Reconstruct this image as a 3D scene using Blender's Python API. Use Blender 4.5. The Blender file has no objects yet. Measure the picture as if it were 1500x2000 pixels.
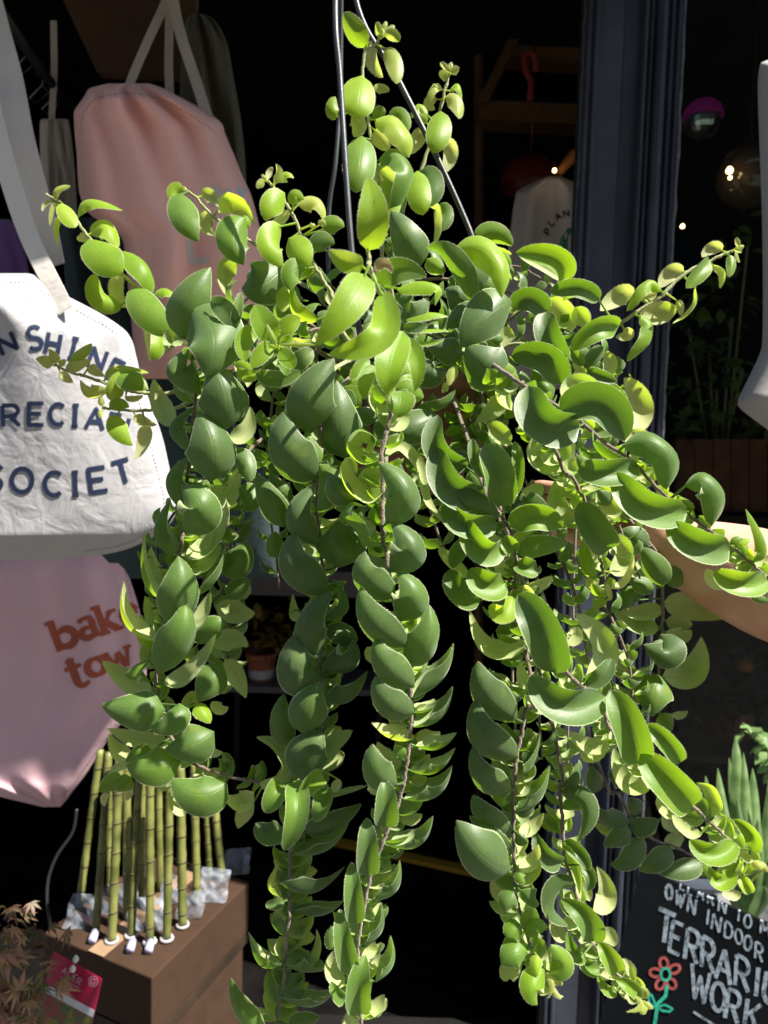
import bpy, bmesh, math, random
import numpy as np
from mathutils import Vector, Matrix, Euler
from mathutils.bvhtree import BVHTree
R = math.radians
random.seed(7)
SC = bpy.context.scene
COL = SC.collection

# ---------------------------------------------------------------- camera
FPX = 1455.0                                   # focal length in survey units (photo is surveyed as 1500 x 2000)
cam_data = bpy.data.cameras.new('camera')
cam = bpy.data.objects.new('camera', cam_data)
COL.objects.link(cam)
cam_data.sensor_fit = 'VERTICAL'
cam_data.sensor_height = 36.0
cam_data.lens = 36.0 * FPX / 2000.0
cam_data.clip_start = 0.02
cam_data.clip_end = 400.0
cam_data.dof.use_dof = True
cam_data.dof.focus_distance = 0.68
cam_data.dof.aperture_fstop = 7.5
CAM_M = Matrix.Translation((0, 0, 1.5)) @ Euler((R(90 - 4.0), 0, 0)).to_matrix().to_4x4() @ Euler((0, 0, R(1.6))).to_matrix().to_4x4()
cam.matrix_world = CAM_M
SC.camera = cam

# ---------------------------------------------------------------- light
SUN_EL, SUN_AZ = 55.0, 66.0                    # azimuth: degrees from the viewing direction's back, towards the right
se, sa = R(SUN_EL), R(SUN_AZ)
to_sun = Vector((math.cos(se) * math.sin(sa), -math.cos(se) * math.cos(sa), math.sin(se)))
W = bpy.data.worlds.new('World'); SC.world = W; W.use_nodes = True
wn = W.node_tree
sky = wn.nodes.new('ShaderNodeTexSky'); sky.sky_type = 'NISHITA'; sky.sun_disc = False
sky.sun_elevation = se
sky.sun_rotation = math.atan2(to_sun.x, to_sun.y)
wn.links.new(sky.outputs[0], wn.nodes['Background'].inputs[0])
wn.nodes['Background'].inputs[1].default_value = 0.072
sun_data = bpy.data.lights.new('sun', 'SUN'); sun_data.energy = 5.0; sun_data.angle = R(0.55)
sun_data.color = (1.0, 0.95, 0.86)
sun = bpy.data.objects.new('sun', sun_data); COL.objects.link(sun)
sun.rotation_euler = to_sun.to_track_quat('Z', 'Y').to_euler()
SC.view_settings.view_transform = 'Standard'; SC.view_settings.look = 'None'
SC.view_settings.exposure = 1.42; SC.view_settings.gamma = 1.0
SC.render.engine = 'CYCLES'
SC.cycles.use_denoising = True
SC.cycles.max_bounces = 8; SC.cycles.diffuse_bounces = 4; SC.cycles.transmission_bounces = 6; SC.cycles.transparent_max_bounces = 8
SC.cycles.sample_clamp_indirect = 6.0

# ---------------------------------------------------------------- helpers
def at(px, py, d):                             # survey point -> world, at a distance along the optical axis
    return CAM_M @ Vector(((px - 750) / FPX * d, (1000 - py) / FPX * d, -d))
ORG = CAM_M.translation.copy()
VIEW = (CAM_M.to_3x3() @ Vector((0, 0, -1))).normalized()
def ray(px, py): return (at(px, py, 1.0) - ORG)
def at_y(px, py, Y):                           # survey point -> world, on a plane parallel to the shop front
    r = ray(px, py); return ORG + r * ((Y - ORG.y) / r.y)
def at_z(px, py, Z):
    r = ray(px, py); return ORG + r * ((Z - ORG.z) / r.z)
def at_x(px, py, X):
    r = ray(px, py); return ORG + r * ((X - ORG.x) / r.x)

def mesh_obj(name, verts, faces, mat=None, parent=None, smooth=True):
    me = bpy.data.meshes.new(name)
    me.from_pydata([tuple(v) for v in verts], [], faces)
    me.update()
    if smooth: me.polygons.foreach_set('use_smooth', [True] * len(me.polygons))
    if mat: me.materials.append(mat)
    o = bpy.data.objects.new(name, me); COL.objects.link(o)
    if parent: attach(o, parent)
    return o
def attach(o, parent):
    o.parent = parent
    o.matrix_parent_inverse = parent.matrix_world.inverted() if parent.type == 'EMPTY' else Matrix.Identity(4)
def empty(name, loc, label, cat, group=None):
    o = bpy.data.objects.new(name, None); COL.objects.link(o)
    o.location = loc; o.matrix_world = Matrix.Translation(loc); o.empty_display_size = 0.02
    tag(o, label, cat, group); return o
def tag(o, label, cat, group=None):
    o['label'] = label; o['category'] = cat
    if group: o['group'] = group
    return o

class MB:                                      # collects shapes into ONE mesh
    def __init__(s): s.v = []; s.f = []
    def add(s, verts, faces):
        b = len(s.v); s.v += [Vector(v) for v in verts]; s.f += [tuple(i + b for i in f) for f in faces]
    def box(s, lo, hi, M=None):
        x0, y0, z0 = lo; x1, y1, z1 = hi
        vs = [Vector(p) for p in ((x0,y0,z0),(x1,y0,z0),(x1,y1,z0),(x0,y1,z0),(x0,y0,z1),(x1,y0,z1),(x1,y1,z1),(x0,y1,z1))]
        if M: vs = [M @ v for v in vs]
        s.add(vs, [(0,3,2,1),(4,5,6,7),(0,1,5,4),(1,2,6,5),(2,3,7,6),(3,0,4,7)])
    def hexa(s, c):                            # 8 corners: bottom ring then top ring
        s.add(c, [(0,3,2,1),(4,5,6,7),(0,1,5,4),(1,2,6,5),(2,3,7,6),(3,0,4,7)])
    def tube(s, pts, rad, n=8, cap=True):
        pts = [Vector(p) for p in pts]; k = len(pts)
        rad = rad if hasattr(rad, '__len__') else [rad] * k
        up = None; rings = []
        for i in range(k):
            t = (pts[min(i+1,k-1)] - pts[max(i-1,0)]).normalized()
            if up is None:
                up = Vector((0,0,1)) if abs(t.z) < .9 else Vector((1,0,0))
            a = t.cross(up).normalized(); b = a.cross(t).normalized(); up = b
            rings.append([pts[i] + (a * math.cos(2*math.pi*j/n) + b * math.sin(2*math.pi*j/n)) * rad[i] for j in range(n)])
        fs = []
        for i in range(k-1):
            for j in range(n):
                fs.append((i*n+j, i*n+(j+1)%n, (i+1)*n+(j+1)%n, (i+1)*n+j))
        if cap:
            fs.append(tuple(range(n-1,-1,-1))); fs.append(tuple((k-1)*n+j for j in range(n)))
        s.add([p for r in rings for p in r], fs)
    def lathe(s, c, prof, n=32, axis=None):    # prof: (radius, height)
        c = Vector(c); vs = []; fs = []; k = len(prof)
        Q = (axis.to_track_quat('Z','Y').to_matrix() if axis else Matrix.Identity(3))
        for r, h in prof:
            for j in range(n):
                vs.append(c + Q @ Vector((r*math.cos(2*math.pi*j/n), r*math.sin(2*math.pi*j/n), h)))
        for i in range(k-1):
            for j in range(n):
                fs.append((i*n+j, i*n+(j+1)%n, (i+1)*n+(j+1)%n, (i+1)*n+j))
        s.add(vs, fs)
    def build(s, name, mat=None, parent=None, smooth=False):
        return mesh_obj(name, s.v, s.f, mat, parent, smooth)

def smooth_path(pts, per=6):                   # Catmull-Rom through points (any dimension)
    P = [np.array(p, float) for p in pts]
    P = [2*P[0]-P[1]] + P + [2*P[-1]-P[-2]]
    out = []
    for i in range(1, len(P)-2):
        for k in range(per):
            t = k/per
            a,b,c,d = P[i-1],P[i],P[i+1],P[i+2]
            out.append(.5*((2*b)+(c-a)*t+(2*a-5*b+4*c-d)*t*t+(3*b-a-3*c+d)*t**3))
    out.append(P[-2]); return out

# ---------------------------------------------------------------- materials
def new_mat(name):
    m = bpy.data.materials.new(name); m.use_nodes = True
    return m, m.node_tree, m.node_tree.nodes['Principled BSDF']
def mat(name, col, rough=.6, spec=.5, metal=0.0, noise=0.0, scale=40.0, bump=0.0, bscale=200.0, sheen=0.0, emit=None, emit_s=0, coat=0):
    m, nt, p = new_mat(name)
    p.inputs['Base Color'].default_value = (*col, 1)
    p.inputs['Roughness'].default_value = rough
    p.inputs['Specular IOR Level'].default_value = spec
    p.inputs['Metallic'].default_value = metal
    p.inputs['Sheen Weight'].default_value = sheen
    p.inputs['Coat Weight'].default_value = coat
    if emit: p.inputs['Emission Color'].default_value = (*emit,1); p.inputs['Emission Strength'].default_value = emit_s
    tc = nt.nodes.new('ShaderNodeTexCoord')
    if noise:
        n = nt.nodes.new('ShaderNodeTexNoise'); n.inputs['Scale'].default_value = scale; n.inputs['Detail'].default_value = 5
        mp = nt.nodes.new('ShaderNodeMapRange'); mp.inputs[1].default_value=.3; mp.inputs[2].default_value=.7; mp.inputs[3].default_value = 1-noise; mp.inputs[4].default_value = 1+noise
        mx = nt.nodes.new('ShaderNodeVectorMath'); mx.operation = 'SCALE'; mx.inputs[0].default_value = col
        nt.links.new(tc.outputs['Object'], n.inputs['Vector']); nt.links.new(n.outputs['Fac'], mp.inputs[0])
        nt.links.new(mp.outputs[0], mx.inputs['Scale']); nt.links.new(mx.outputs[0], p.inputs['Base Color'])
    if bump:
        n2 = nt.nodes.new('ShaderNodeTexNoise'); n2.inputs['Scale'].default_value = bscale; n2.inputs['Detail'].default_value = 4
        b = nt.nodes.new('ShaderNodeBump'); b.inputs['Strength'].default_value = bump; b.inputs['Distance'].default_value = .002
        nt.links.new(tc.outputs['Object'], n2.inputs['Vector']); nt.links.new(n2.outputs['Fac'], b.inputs['Height']); nt.links.new(b.outputs[0], p.inputs['Normal'])
    return m
def fabric(name, col, weave=900.0, noise=.06, wr=.35, trans=0.0):
    m, nt, p = new_mat(name)
    p.inputs['Roughness'].default_value = .92; p.inputs['Specular IOR Level'].default_value = .15; p.inputs['Sheen Weight'].default_value = .15
    tc = nt.nodes.new('ShaderNodeTexCoord')
    n = nt.nodes.new('ShaderNodeTexNoise'); n.inputs['Scale'].default_value = 9; n.inputs['Detail'].default_value = 6
    mp = nt.nodes.new('ShaderNodeMapRange'); mp.inputs[1].default_value=.3; mp.inputs[2].default_value=.7; mp.inputs[3].default_value = 1-noise; mp.inputs[4].default_value = 1+noise*.5
    mx = nt.nodes.new('ShaderNodeVectorMath'); mx.operation='SCALE'; mx.inputs[0].default_value = col
    nt.links.new(tc.outputs['Object'], n.inputs['Vector']); nt.links.new(n.outputs['Fac'], mp.inputs[0]); nt.links.new(mp.outputs[0], mx.inputs['Scale']); nt.links.new(mx.outputs[0], p.inputs['Base Color'])
    h = None
    for ax in ('X','Z'):
        w = nt.nodes.new('ShaderNodeTexWave'); w.bands_direction = ax; w.inputs['Scale'].default_value = weave/6.28; w.inputs['Distortion'].default_value = 1.5; w.inputs['Detail'].default_value = 1
        nt.links.new(tc.outputs['Object'], w.inputs['Vector'])
        if h is None: h = w.outputs['Fac']
        else:
            a = nt.nodes.new('ShaderNodeMath'); a.operation='ADD'; nt.links.new(h,a.inputs[0]); nt.links.new(w.outputs['Fac'],a.inputs[1]); h = a.outputs[0]
    n3 = nt.nodes.new('ShaderNodeTexNoise'); n3.inputs['Scale'].default_value = 22; n3.inputs['Detail'].default_value = 4; n3.inputs['Distortion'].default_value = .6
    nt.links.new(tc.outputs['Object'], n3.inputs['Vector'])
    b1 = nt.nodes.new('ShaderNodeBump'); b1.inputs['Strength'].default_value = wr; b1.inputs['Distance'].default_value = .012
    nt.links.new(n3.outputs['Fac'], b1.inputs['Height'])
    b = nt.nodes.new('ShaderNodeBump'); b.inputs['Strength'].default_value = .25; b.inputs['Distance'].default_value = .0006
    nt.links.new(h, b.inputs['Height']); nt.links.new(b1.outputs[0], b.inputs['Normal']); nt.links.new(b.outputs[0], p.inputs['Normal'])
    return m
# ---------------------------------------------------------------- plant data
# One block per vine: "V depth age", "S" lines = stem points (x y depth-offset), "@r" picks the surveying window,
# every other line a leaf: midrib points base..tip | half width, roll of the blade, fold, optional age, optional forward offset (mm)
VINES = r'''
V .80 .55
S @a 270 1140 360 1195 450 1290 520 1390 630 1500 720 1610 790 1680 @d 850 250 1010 380 1200 470
@a
330 1170 335 1115 415 1090|17 30 .4 1.3
310 1185 270 1195 248 1240|15 150 .4 1.5
335 1195 315 1240 292 1325|17 60 .4 1
365 1190 400 1265 440 1335|44 15 .3 .9
365 1265 345 1340 340 1440|22 60 .5 1
460 1275 520 1170 720 1235|42 62 .5 .7
520 1400 605 1500 720 1600|92 8 .35 .6
530 1385 480 1395 452 1385|28 160 .3 1
525 1375 620 1330 690 1460|58 35 .4 .9 -8
720 1470 850 1560 890 1730|78 48 .6 .55 -4
@d
790 175 860 320 1005 465|82 0 .35 .35
720 290 580 240 565 100|55 -20 .6 .8 -6
720 110 680 200 745 305|46 180 .3 .9 -10
830 300 870 460 880 625|24 150 .4 .9 -6
920 390 935 520 890 605|44 30 .3 .6 -8
905 225 975 195 1050 260|40 60 .5 .6
V .83 .75
S @d 320 640 410 680 500 705 620 745 760 790 880 805 1000 800
310 640 260 620 208 605|33 15 .3 1.3
325 630 310 590 285 545|28 20 .3 1.3
345 640 365 625 385 605|16 0 .3 1.6
385 650 450 628 535 612|38 30 .4 1
410 605 480 565 538 512|30 25 .4 .9
350 680 390 715 430 740|30 175 .3 1
520 640 560 670 615 705|35 160 .3 1
630 780 520 815 470 725|48 40 .6 .9
620 718 690 655 875 685|42 55 .4 .8
700 690 770 720 870 785|64 20 .4 .5
680 850 668 770 705 672|45 10 .3 .8
730 830 790 830 840 815|22 150 .4 1
V .83 .8
S @d 600 890 740 905 890 905 1000 900
640 890 700 865 757 888|33 10 .3 .7
690 930 695 1020 780 1112|52 0 .35 .6
790 930 840 965 920 990|36 170 .3 1
850 985 850 1080 790 1195|46 165 .4 1
600 880 592 850 590 815|14 0 .3 1
600 905 590 925 595 950|14 0 .3 1
V .68 .08
S @d 1180 500 1150 800 1120 1100 1090 1400 1070 1620 1050 1750 @g 1040 320 1000 550 950 730 930 870 915 980 910 1090 960 1250 1010 1330 1090 1450 1250 1520 1390 1560 1490 1580 @h 60 1605
@d
1060 490 1110 260 1235 65|105 12 .4 .1 -6
1180 810 990 690 1110 540|98 45 .8 .05 4
1020 1000 940 870 900 720|68 180 .4 .5 -8
1080 520 1005 480 980 570|62 180 .4 .5 -8
1340 1060 1445 1020 1465 880|58 180 .5 .5 -8
1370 640 1440 680 1450 770|48 180 .5 .5 -8
1120 300 1255 470 1200 700|150 5 .45 .05 6
1330 1015 1320 800 1230 612|122 -12 .6 .06 12
1115 1150 990 1010 1160 870|60 62 .9 .15 0
1230 1325 1250 1120 1165 905|120 -10 .6 .06 12
1060 1480 975 1310 1115 1170|66 55 .8 .1 2
1230 1340 1330 1400 1392 1240|78 175 .4 .5 -6
1075 1620 1180 1480 1060 1345|105 -5 .5 .05 10
1080 1770 1270 1690 1330 1440|64 -128 .6 .4 0
1050 1700 970 1640 960 1510|62 178 .5 .6 -6
1110 1640 1190 1680 1240 1560|60 -165 .4 .6 -4
@g
1040 250 905 140 1000 -75|60 55 .7 .25 2
1000 340 915 350 885 200|60 -165 .4 .6 -6
1010 420 930 410 890 380|50 180 .4 .6 -6
1000 670 1065 470 1045 258|98 -12 .55 .12 10
970 515 835 400 848 98|46 105 .8 .6 0
940 765 730 660 725 402|58 112 .8 .7 2
1110 350 1220 330 1300 190|46 -128 .6 .5 -2
1160 490 1280 390 1325 195|58 -85 .7 .15 0
1140 700 1200 590 1232 470|48 -150 .5 .5 0
925 955 1070 740 1088 522|90 -18 .7 .12 12
960 560 905 610 850 490|64 180 .4 .6 -6
950 750 860 720 825 600|66 180 .4 .6 -8
930 870 870 860 830 780|50 180 .4 .6 -8
880 995 735 950 930 830|58 62 .9 .3 4
890 1070 750 985 598 872|72 180 .4 .6 -5
960 1010 1130 940 1268 710|70 -145 .5 .35 4
970 1160 790 1165 592 1130|96 2 .4 .15 5
1050 1120 1000 1225 872 1262|64 -10 .5 .2 9
990 1350 820 1335 630 1268|60 178 .4 .6 -4
1255 1285 1120 1370 968 1385|98 5 .6 .15 4
1200 1390 1255 1412 1305 1405|28 180 .4 .7
1050 1450 890 1500 738 1480|92 0 .45 .35 6
770 1440 690 1400 640 1300|54 165 .4 .7 -4
890 1400 810 1430 735 1468|40 30 .5 .4
1330 1590 1165 1660 1008 1560|98 0 .4 .2 6
1350 1555 1220 1560 1090 1585|56 175 .4 .6 -4
1110 1745 1040 1715 985 1640|52 180 .4 .6 -6
1000 1560 960 1600 915 1590|35 180 .4 .7 -6
715 1575 650 1590 580 1640|46 0 .5 .5
775 1560 725 1600 690 1640|42 0 .5 .5
775 1610 752 1650 748 1692|28 180 .4 1
640 1660 612 1680 615 1725|26 175 .4 1
765 1490 700 1500 632 1545|34 150 .4 .8
1490 1640 1410 1710 1310 1660|68 160 .5 .6
1490 1700 1430 1760 1395 1855|52 180 .4 .6 -5
1270 540 1390 590 1495 590|76 178 .4 .5 -20
1240 780 1360 740 1455 790|72 172 .5 .5 -20
1160 775 1240 680 1325 640|62 0 .4 .25 -14
1310 900 1230 1000 1160 1115|80 0 .5 .25 -16
1320 860 1390 960 1442 1092|64 170 .6 .5 -20
1300 370 1400 280 1440 165|74 0 .4 .2 -24
1320 500 1400 440 1452 380|48 0 .5 .2 -22
1150 1130 1120 1090 1048 1185|38 170 .5 .7 -8
1150 1120 1200 1170 1232 1240|42 30 .5 .8 -8
1240 1110 1290 1155 1338 1140|38 175 .4 .6 -10
@d
1350 1180 1430 1210 1470 1330|60 0 .4 .15 -26
1400 1350 1470 1420 1440 1500|60 0 .4 .1 -28
V .67 .03
S @e 400 900 375 1080 365 1250 355 1500 @h 370 100 395 380 400 600 375 880 385 1020 390 1200 360 1400 300 1580 @k 205 470 200 640 195 880 185 960 170 1130 160 1290 130 1440 120 1560
@e
365 1305 170 1150 165 905|112 22 .5 -.25 4
360 1695 215 1530 355 1328|82 32 .7 -.05 4
520 1185 480 960 470 725|112 0 .4 -.15 -12
330 1030 320 820 460 600|118 5 .4 -.6 4
380 1215 325 1140 293 1022|46 0 .5 .3 2
370 1220 425 1370 350 1495|62 -10 .5 .2 -4
170 1590 70 1440 0 1270|72 20 .4 .15 -14
220 1420 130 1380 90 1270|60 15 .4 .15 -18
@h
480 330 490 190 480 45|125 0 .5 .08 -2
130 270 110 190 120 110|45 0 .4 .3 -18
430 475 215 330 228 112|94 25 .5 -.05 6
360 865 275 660 455 455|88 30 .8 -.05 8
400 640 545 570 470 395|56 -72 .9 .1 2
365 965 235 930 228 712|115 10 .4 -.1 10
385 925 575 900 570 742|92 -45 .8 -.05 4
395 1110 560 1110 655 930|96 -72 .7 -.05 4
285 1305 300 1150 385 1000|92 5 .5 .05 14
250 580 225 600 215 480|40 170 .4 .6 -10
300 800 250 740 235 680|40 170 .4 .6 -10
600 750 480 690 410 640|60 -20 .4 0 -12
560 840 480 830 410 790|50 -30 .4 .3 -12
480 1050 430 1060 390 1010|50 178 .4 .4 -8
280 1580 300 1420 400 1295|105 5 .5 .05 10
360 1490 480 1390 568 1280|60 -130 .7 .3 2
200 1375 145 1240 165 1065|60 10 .4 .1 -8
20 1590 130 1570 180 1480 110 1370 0 1320|62 150 .5 .3 4
400 1330 460 1290 500 1260|50 178 .4 .4 -8
380 1500 470 1440 520 1420|55 175 .4 .4 -10
@k
150 92 105 170 55 265|74 0 .3 .4 12
225 75 240 270 162 485|78 0 .6 .25 18
395 45 330 90 248 182|60 0 .6 .45 22
400 120 390 220 335 310|66 -10 .4 .2 4
480 60 470 110 430 140|30 175 .4 .9 8
150 340 70 380 0 320|76 5 .4 -.15 -4
440 175 545 150 655 104|34 -95 .6 .3 0
280 375 450 330 618 212|56 -32 .4 -.3 -4
215 510 430 480 555 290|84 -100 .9 -.05 2
140 675 330 740 522 578|84 -78 .8 -.3 4
205 840 380 870 518 778|66 -88 .9 .1 -4
155 770 65 690 130 568|44 110 .9 .9 0
165 780 110 800 55 798|36 0 .4 .1 2
185 840 140 890 190 965|50 175 .4 1 -8
230 600 280 610 360 600|60 178 .4 .9 -10
120 490 160 560 180 610|50 175 .4 .9 -8
210 895 270 975 345 990|60 180 .4 .9 -8
320 1165 380 1070 355 942|38 -128 .7 .8 -4
165 1150 280 1200 432 1180|82 -98 1 .1 4
150 1130 150 1030 240 1080 375 1168|70 150 .5 .8 -2
150 1150 20 1160 -45 962|70 80 .9 .2 4
160 1230 180 1300 262 1290|60 178 .4 1 -8
130 1335 330 1405 472 1285|68 -98 .9 .05 2
110 1490 20 1470 -30 1390|46 90 .8 .4 2
40 1560 -90 1430 -148 1228|58 35 .5 .3 6
20 1545 -40 1470 -90 1330|34 150 .5 .7 8
190 1510 280 1490 372 1460|42 -30 .4 .2 -4
V .625 .06
S @e 800 800 785 950 760 1050 735 1180 745 1370 740 1530 @h 745 150 775 330 820 580 850 700 890 880 905 1040 910 1180 905 1280 890 1430 875 1530 @k 850 150 780 340 750 420 680 600 645 750 615 920 600 1060 612 1300 615 1440 632 1560
@e
735 1192 620 1215 525 1120 600 1015 700 1070 660 1150 610 1120|78 112 .5 .6 0
755 1375 660 1440 540 1370 495 1250 545 1185 590 1230 590 1280|74 118 .5 .75 2
745 1700 640 1700 570 1600 500 1520 560 1440 640 1465|80 85 .7 .2 2
750 1180 840 1120 950 1230 1000 1430 1105 1572|44 -150 .5 .55 -26
740 1280 650 1310 600 1390|66 178 .4 .7 -10
580 1425 475 1380 445 1275|68 10 .4 .1 -12
690 1560 640 1580 580 1510|56 178 .4 .6 -10
700 1690 650 1640 610 1590|60 178 .4 .4 -12
760 1570 885 1400 715 1205|92 -18 .7 .1 8
@h
778 350 935 230 790 55|100 -28 .7 .12 6
820 500 640 390 640 228|86 25 .5 .1 8
832 640 945 500 825 345|98 -28 .6 .08 6
885 790 680 650 613 435|84 25 .5 .06 10
878 910 1020 770 1015 542|88 -28 .8 .15 6
930 1028 755 900 705 732|78 18 .5 .03 10
910 1095 1100 980 1160 768|84 -85 .9 .05 2
932 1180 765 1120 698 960|78 22 .5 .05 10
918 1262 1090 1210 1155 1022|70 -98 .9 .1 2
930 620 980 640 960 700|50 178 .4 .7 -8
780 640 740 620 700 560|40 175 .4 .7 -8
870 720 920 730 940 640|56 -160 .4 .7 -8
650 790 690 850 720 880|44 178 .4 .8 -10
930 930 990 960 1040 910|50 178 .4 .8 -8
1020 900 990 980 1000 1040|40 178 .4 .8 -10
810 840 850 850 870 900|34 175 .4 .8 -6
930 1150 1000 1165 1055 1150|46 175 .4 .8 -6
895 1215 830 1240 775 1195|42 172 .4 .9 -4
800 1060 860 1060 890 1030|40 -30 .4 .3 -8
930 1325 800 1335 673 1232|58 118 .9 .8 0
935 1370 1070 1395 1178 1292|60 -98 .9 .35 0
935 1300 1010 1320 1080 1290|48 178 .4 .9 -6
900 1515 1060 1530 1170 1382|62 -98 .9 .3 0
830 1600 705 1530 683 1358|78 18 .4 .1 10
860 1480 770 1440 710 1345|50 172 .5 .9 -5
900 1440 960 1460 1020 1420|46 178 .4 .8 -8
820 1440 850 1410 880 1390|40 0 .5 .3 -4
865 1685 1065 1670 1152 1485|80 -92 .9 .05 0
905 1560 960 1570 1000 1550|40 178 .4 .9 -8
@k
680 60 700 120 730 150|40 178 .4 .9 -6
762 345 765 200 755 68|80 0 .4 .08 12
850 235 905 290 975 270|48 178 .4 .9 -6
770 455 960 460 1040 280|80 -98 .9 .08 0
735 380 760 340 770 300|28 175 .4 .9 -4
660 630 655 450 650 292|76 0 .4 .12 12
740 600 750 520 770 480|50 -60 .6 .3 -6
682 780 830 720 845 540|68 -82 1 .05 0
590 915 570 730 560 550|66 0 .5 .1 12
690 760 720 700 680 640|40 178 .4 1 -8
635 1050 745 950 735 785|62 -92 1 .08 0
640 900 660 860 670 800|30 178 .4 1 -8
562 1210 510 1010 490 825|70 2 .5 .15 12
700 1255 810 1150 790 980|68 -112 .9 .3 0
612 1445 602 1270 642 1095|84 0 .4 .35 14
520 1275 435 1190 450 1070|58 155 .4 .6 2
520 1370 470 1320 440 1250|44 0 .4 .3 -2
610 990 670 1090 710 1180|60 178 .4 .9 -6
570 980 600 960 640 970|30 178 .4 .9 -4
670 1440 715 1390 750 1325|46 180 .4 .7 -2
605 1440 550 1500 540 1570|52 178 .4 .8 4
450 1065 432 1000 445 925|24 0 .4 .3 -4
V .645 .03
S @i 120 1000 80 1150 55 1300 30 1400 20 1520 5 1680 @l 5 330 15 560 20 690 35 800 80 960 130 1090 190 1190 250 1310 275 1335
@h
1600 760 1370 810 1250 570|76 150 .5 .55 -6
1530 1215 1350 1080 1300 872|88 18 .4 -.15 4
1540 1440 1335 1330 1285 1095|90 25 .5 -.1 6
1500 1640 1325 1570 1272 1365|76 32 .5 0 6
1490 1700 1390 1690 1295 1420|66 75 .9 .25 2
1500 1350 1440 1330 1420 1290|50 178 .4 .6 -8
1510 1620 1440 1600 1400 1540|50 178 .4 .7 -8
@k
1490 410 1340 300 1270 155|66 30 .5 0 2
1490 520 1370 410 1248 280|50 35 .5 .2 6
1492 610 1320 510 1175 305|110 8 .35 .1 14
1500 740 1420 730 1380 650|50 178 .4 .8 -4
@l
10 725 -35 780 -35 840|52 -15 .4 .25 4
@i
10 1755 165 1700 225 1485|74 -92 .9 .08 2
20 1545 125 1490 170 1285|58 -98 .9 .15 0
40 1370 120 1360 130 1300|50 178 .4 .6 -8
60 1470 120 1440 140 1400|40 -30 .4 .1 -8
@l
20 100 100 120 160 60|46 -165 .4 .9 -4
30 345 110 360 188 262|54 -155 .5 .9 -2
25 250 80 240 120 180|46 -20 .4 .1 -6
40 595 130 550 155 445|52 -150 .5 .8 0
45 690 145 630 160 535|42 -138 .7 .7 2
25 390 60 425 92 440|30 0 .4 .1 0
30 510 70 540 100 520|46 178 .4 .7 -6
50 715 110 790 162 795|48 -32 .7 .12 2
40 600 50 650 80 670|26 0 .4 .4 2
90 995 130 925 215 938|50 10 .6 .5 4
95 960 100 880 105 815|36 -30 .6 .5 0
90 1085 15 1090 -65 1150|80 0 .4 .25 4
60 930 0 960 -30 1000|50 0 .5 .4 0
220 1205 300 1150 225 1035|58 -10 .5 .5 4
190 1180 120 1290 150 1390|62 10 .4 .5 4
150 1095 140 1160 150 1225|28 0 .4 .8 6
60 1150 -20 1200 -30 1250|60 170 .4 .7 -4
190 1200 235 1270 208 1352|11 0 .3 1.4
230 1250 262 1330 300 1335|10 0 .3 1.4
240 1260 265 1250 298 1272|20 0 .3 1
215 1240 250 1250 290 1245|18 170 .3 1
170 1130 190 1090 210 1080|20 170 .3 1.2
V .665 .2
S @e 1330 1350 1400 1470 1490 1610 @i 20 260 15 440 0 480
@e
1345 1405 1140 1340 1058 1118|108 12 .4 -.05 2
1240 1230 1070 1130 1065 932|88 18 .4 -.05 -6
1425 1465 1420 1280 1335 1110|102 -5 .7 .05 8
1335 1295 1290 1190 1264 1072|42 5 .4 .1 0
1415 1545 1235 1460 1088 1340|72 35 .7 .1 6
1410 1560 1230 1570 1092 1450|84 8 .4 .2 4
1445 1700 1320 1710 1210 1525|94 15 .5 .4 10
1460 1690 1340 1640 1215 1520|36 150 .5 .4 12
@h
1250 200 1190 230 1150 330|60 0 .5 .2 2
1252 385 1140 300 1070 202|40 160 .7 .7 4
1315 525 1190 460 1140 335|84 8 .4 .15 -2
1455 415 1350 425 1255 330|92 2 .35 .55 14
1500 495 1450 590 1368 545|66 18 .4 .9 16
1480 320 1440 330 1400 310|40 178 .4 .7 4
@i
30 250 160 240 327 188|74 -40 .7 .4 10
35 300 90 330 150 340|64 10 .5 .35 6
30 455 140 430 238 378|42 150 .4 .8 14
60 440 110 490 95 572|40 -20 .4 .9 14
0 90 135 30 298 95|88 0 .45 .45 6
@f
10 1480 80 1450 60 1440 220 1520|60 -25 .5 .2 2
@i
40 225 70 150 178 92|40 -55 .7 .8 14
10 230 -20 190 -60 160|56 0 .5 .5 10
20 500 -10 560 15 640|40 0 .4 .8 8
V .69 .3
S @f 200 1050 300 1250 360 1300 400 1390 430 1440 @i 500 220 530 330 565 510
@f
570 1720 490 1600 395 1445|104 0 .45 .2 8
395 1580 265 1470 300 1275|66 165 .4 .6 -2
315 1255 150 1210 125 1060|74 140 .4 .5 -2
385 1270 310 1190 370 1085|60 172 .4 .6 -6
520 1350 580 1450 610 1540|70 178 .4 .7 -8
40 1430 110 1400 178 1335|58 178 .4 .8 -4
0 1420 40 1250 12 1085|42 5 .4 .3 6
430 1330 470 1340 480 1290|40 178 .4 .8 0
@i
492 388 405 320 420 142|54 50 .8 .5 2
480 300 460 250 430 170|30 150 .5 .8 4
575 445 675 415 715 262|30 -128 .6 .9 2
570 350 650 300 680 225|68 178 .4 .6 -8
560 180 640 190 690 280|60 176 .4 .6 -10
550 505 500 480 468 415|32 30 .5 .7 2
555 515 510 535 478 505|22 0 .5 .8 2
580 345 610 355 640 345|18 -90 .4 1 2
480 450 460 420 450 380|34 178 .4 1
545 420 570 470 575 520|12 0 .4 1.5 4
V .655 .15
S @f 0 710 90 770 250 870 400 970 540 1090 700 1200 850 1360 1000 1490 1130 1590 1280 1700 1390 1790 @i 1410 310 1510 390
@f
395 1005 180 960 95 760|130 8 .7 -.1 8
275 915 520 880 660 1085|128 12 .5 -.1 10
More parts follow.
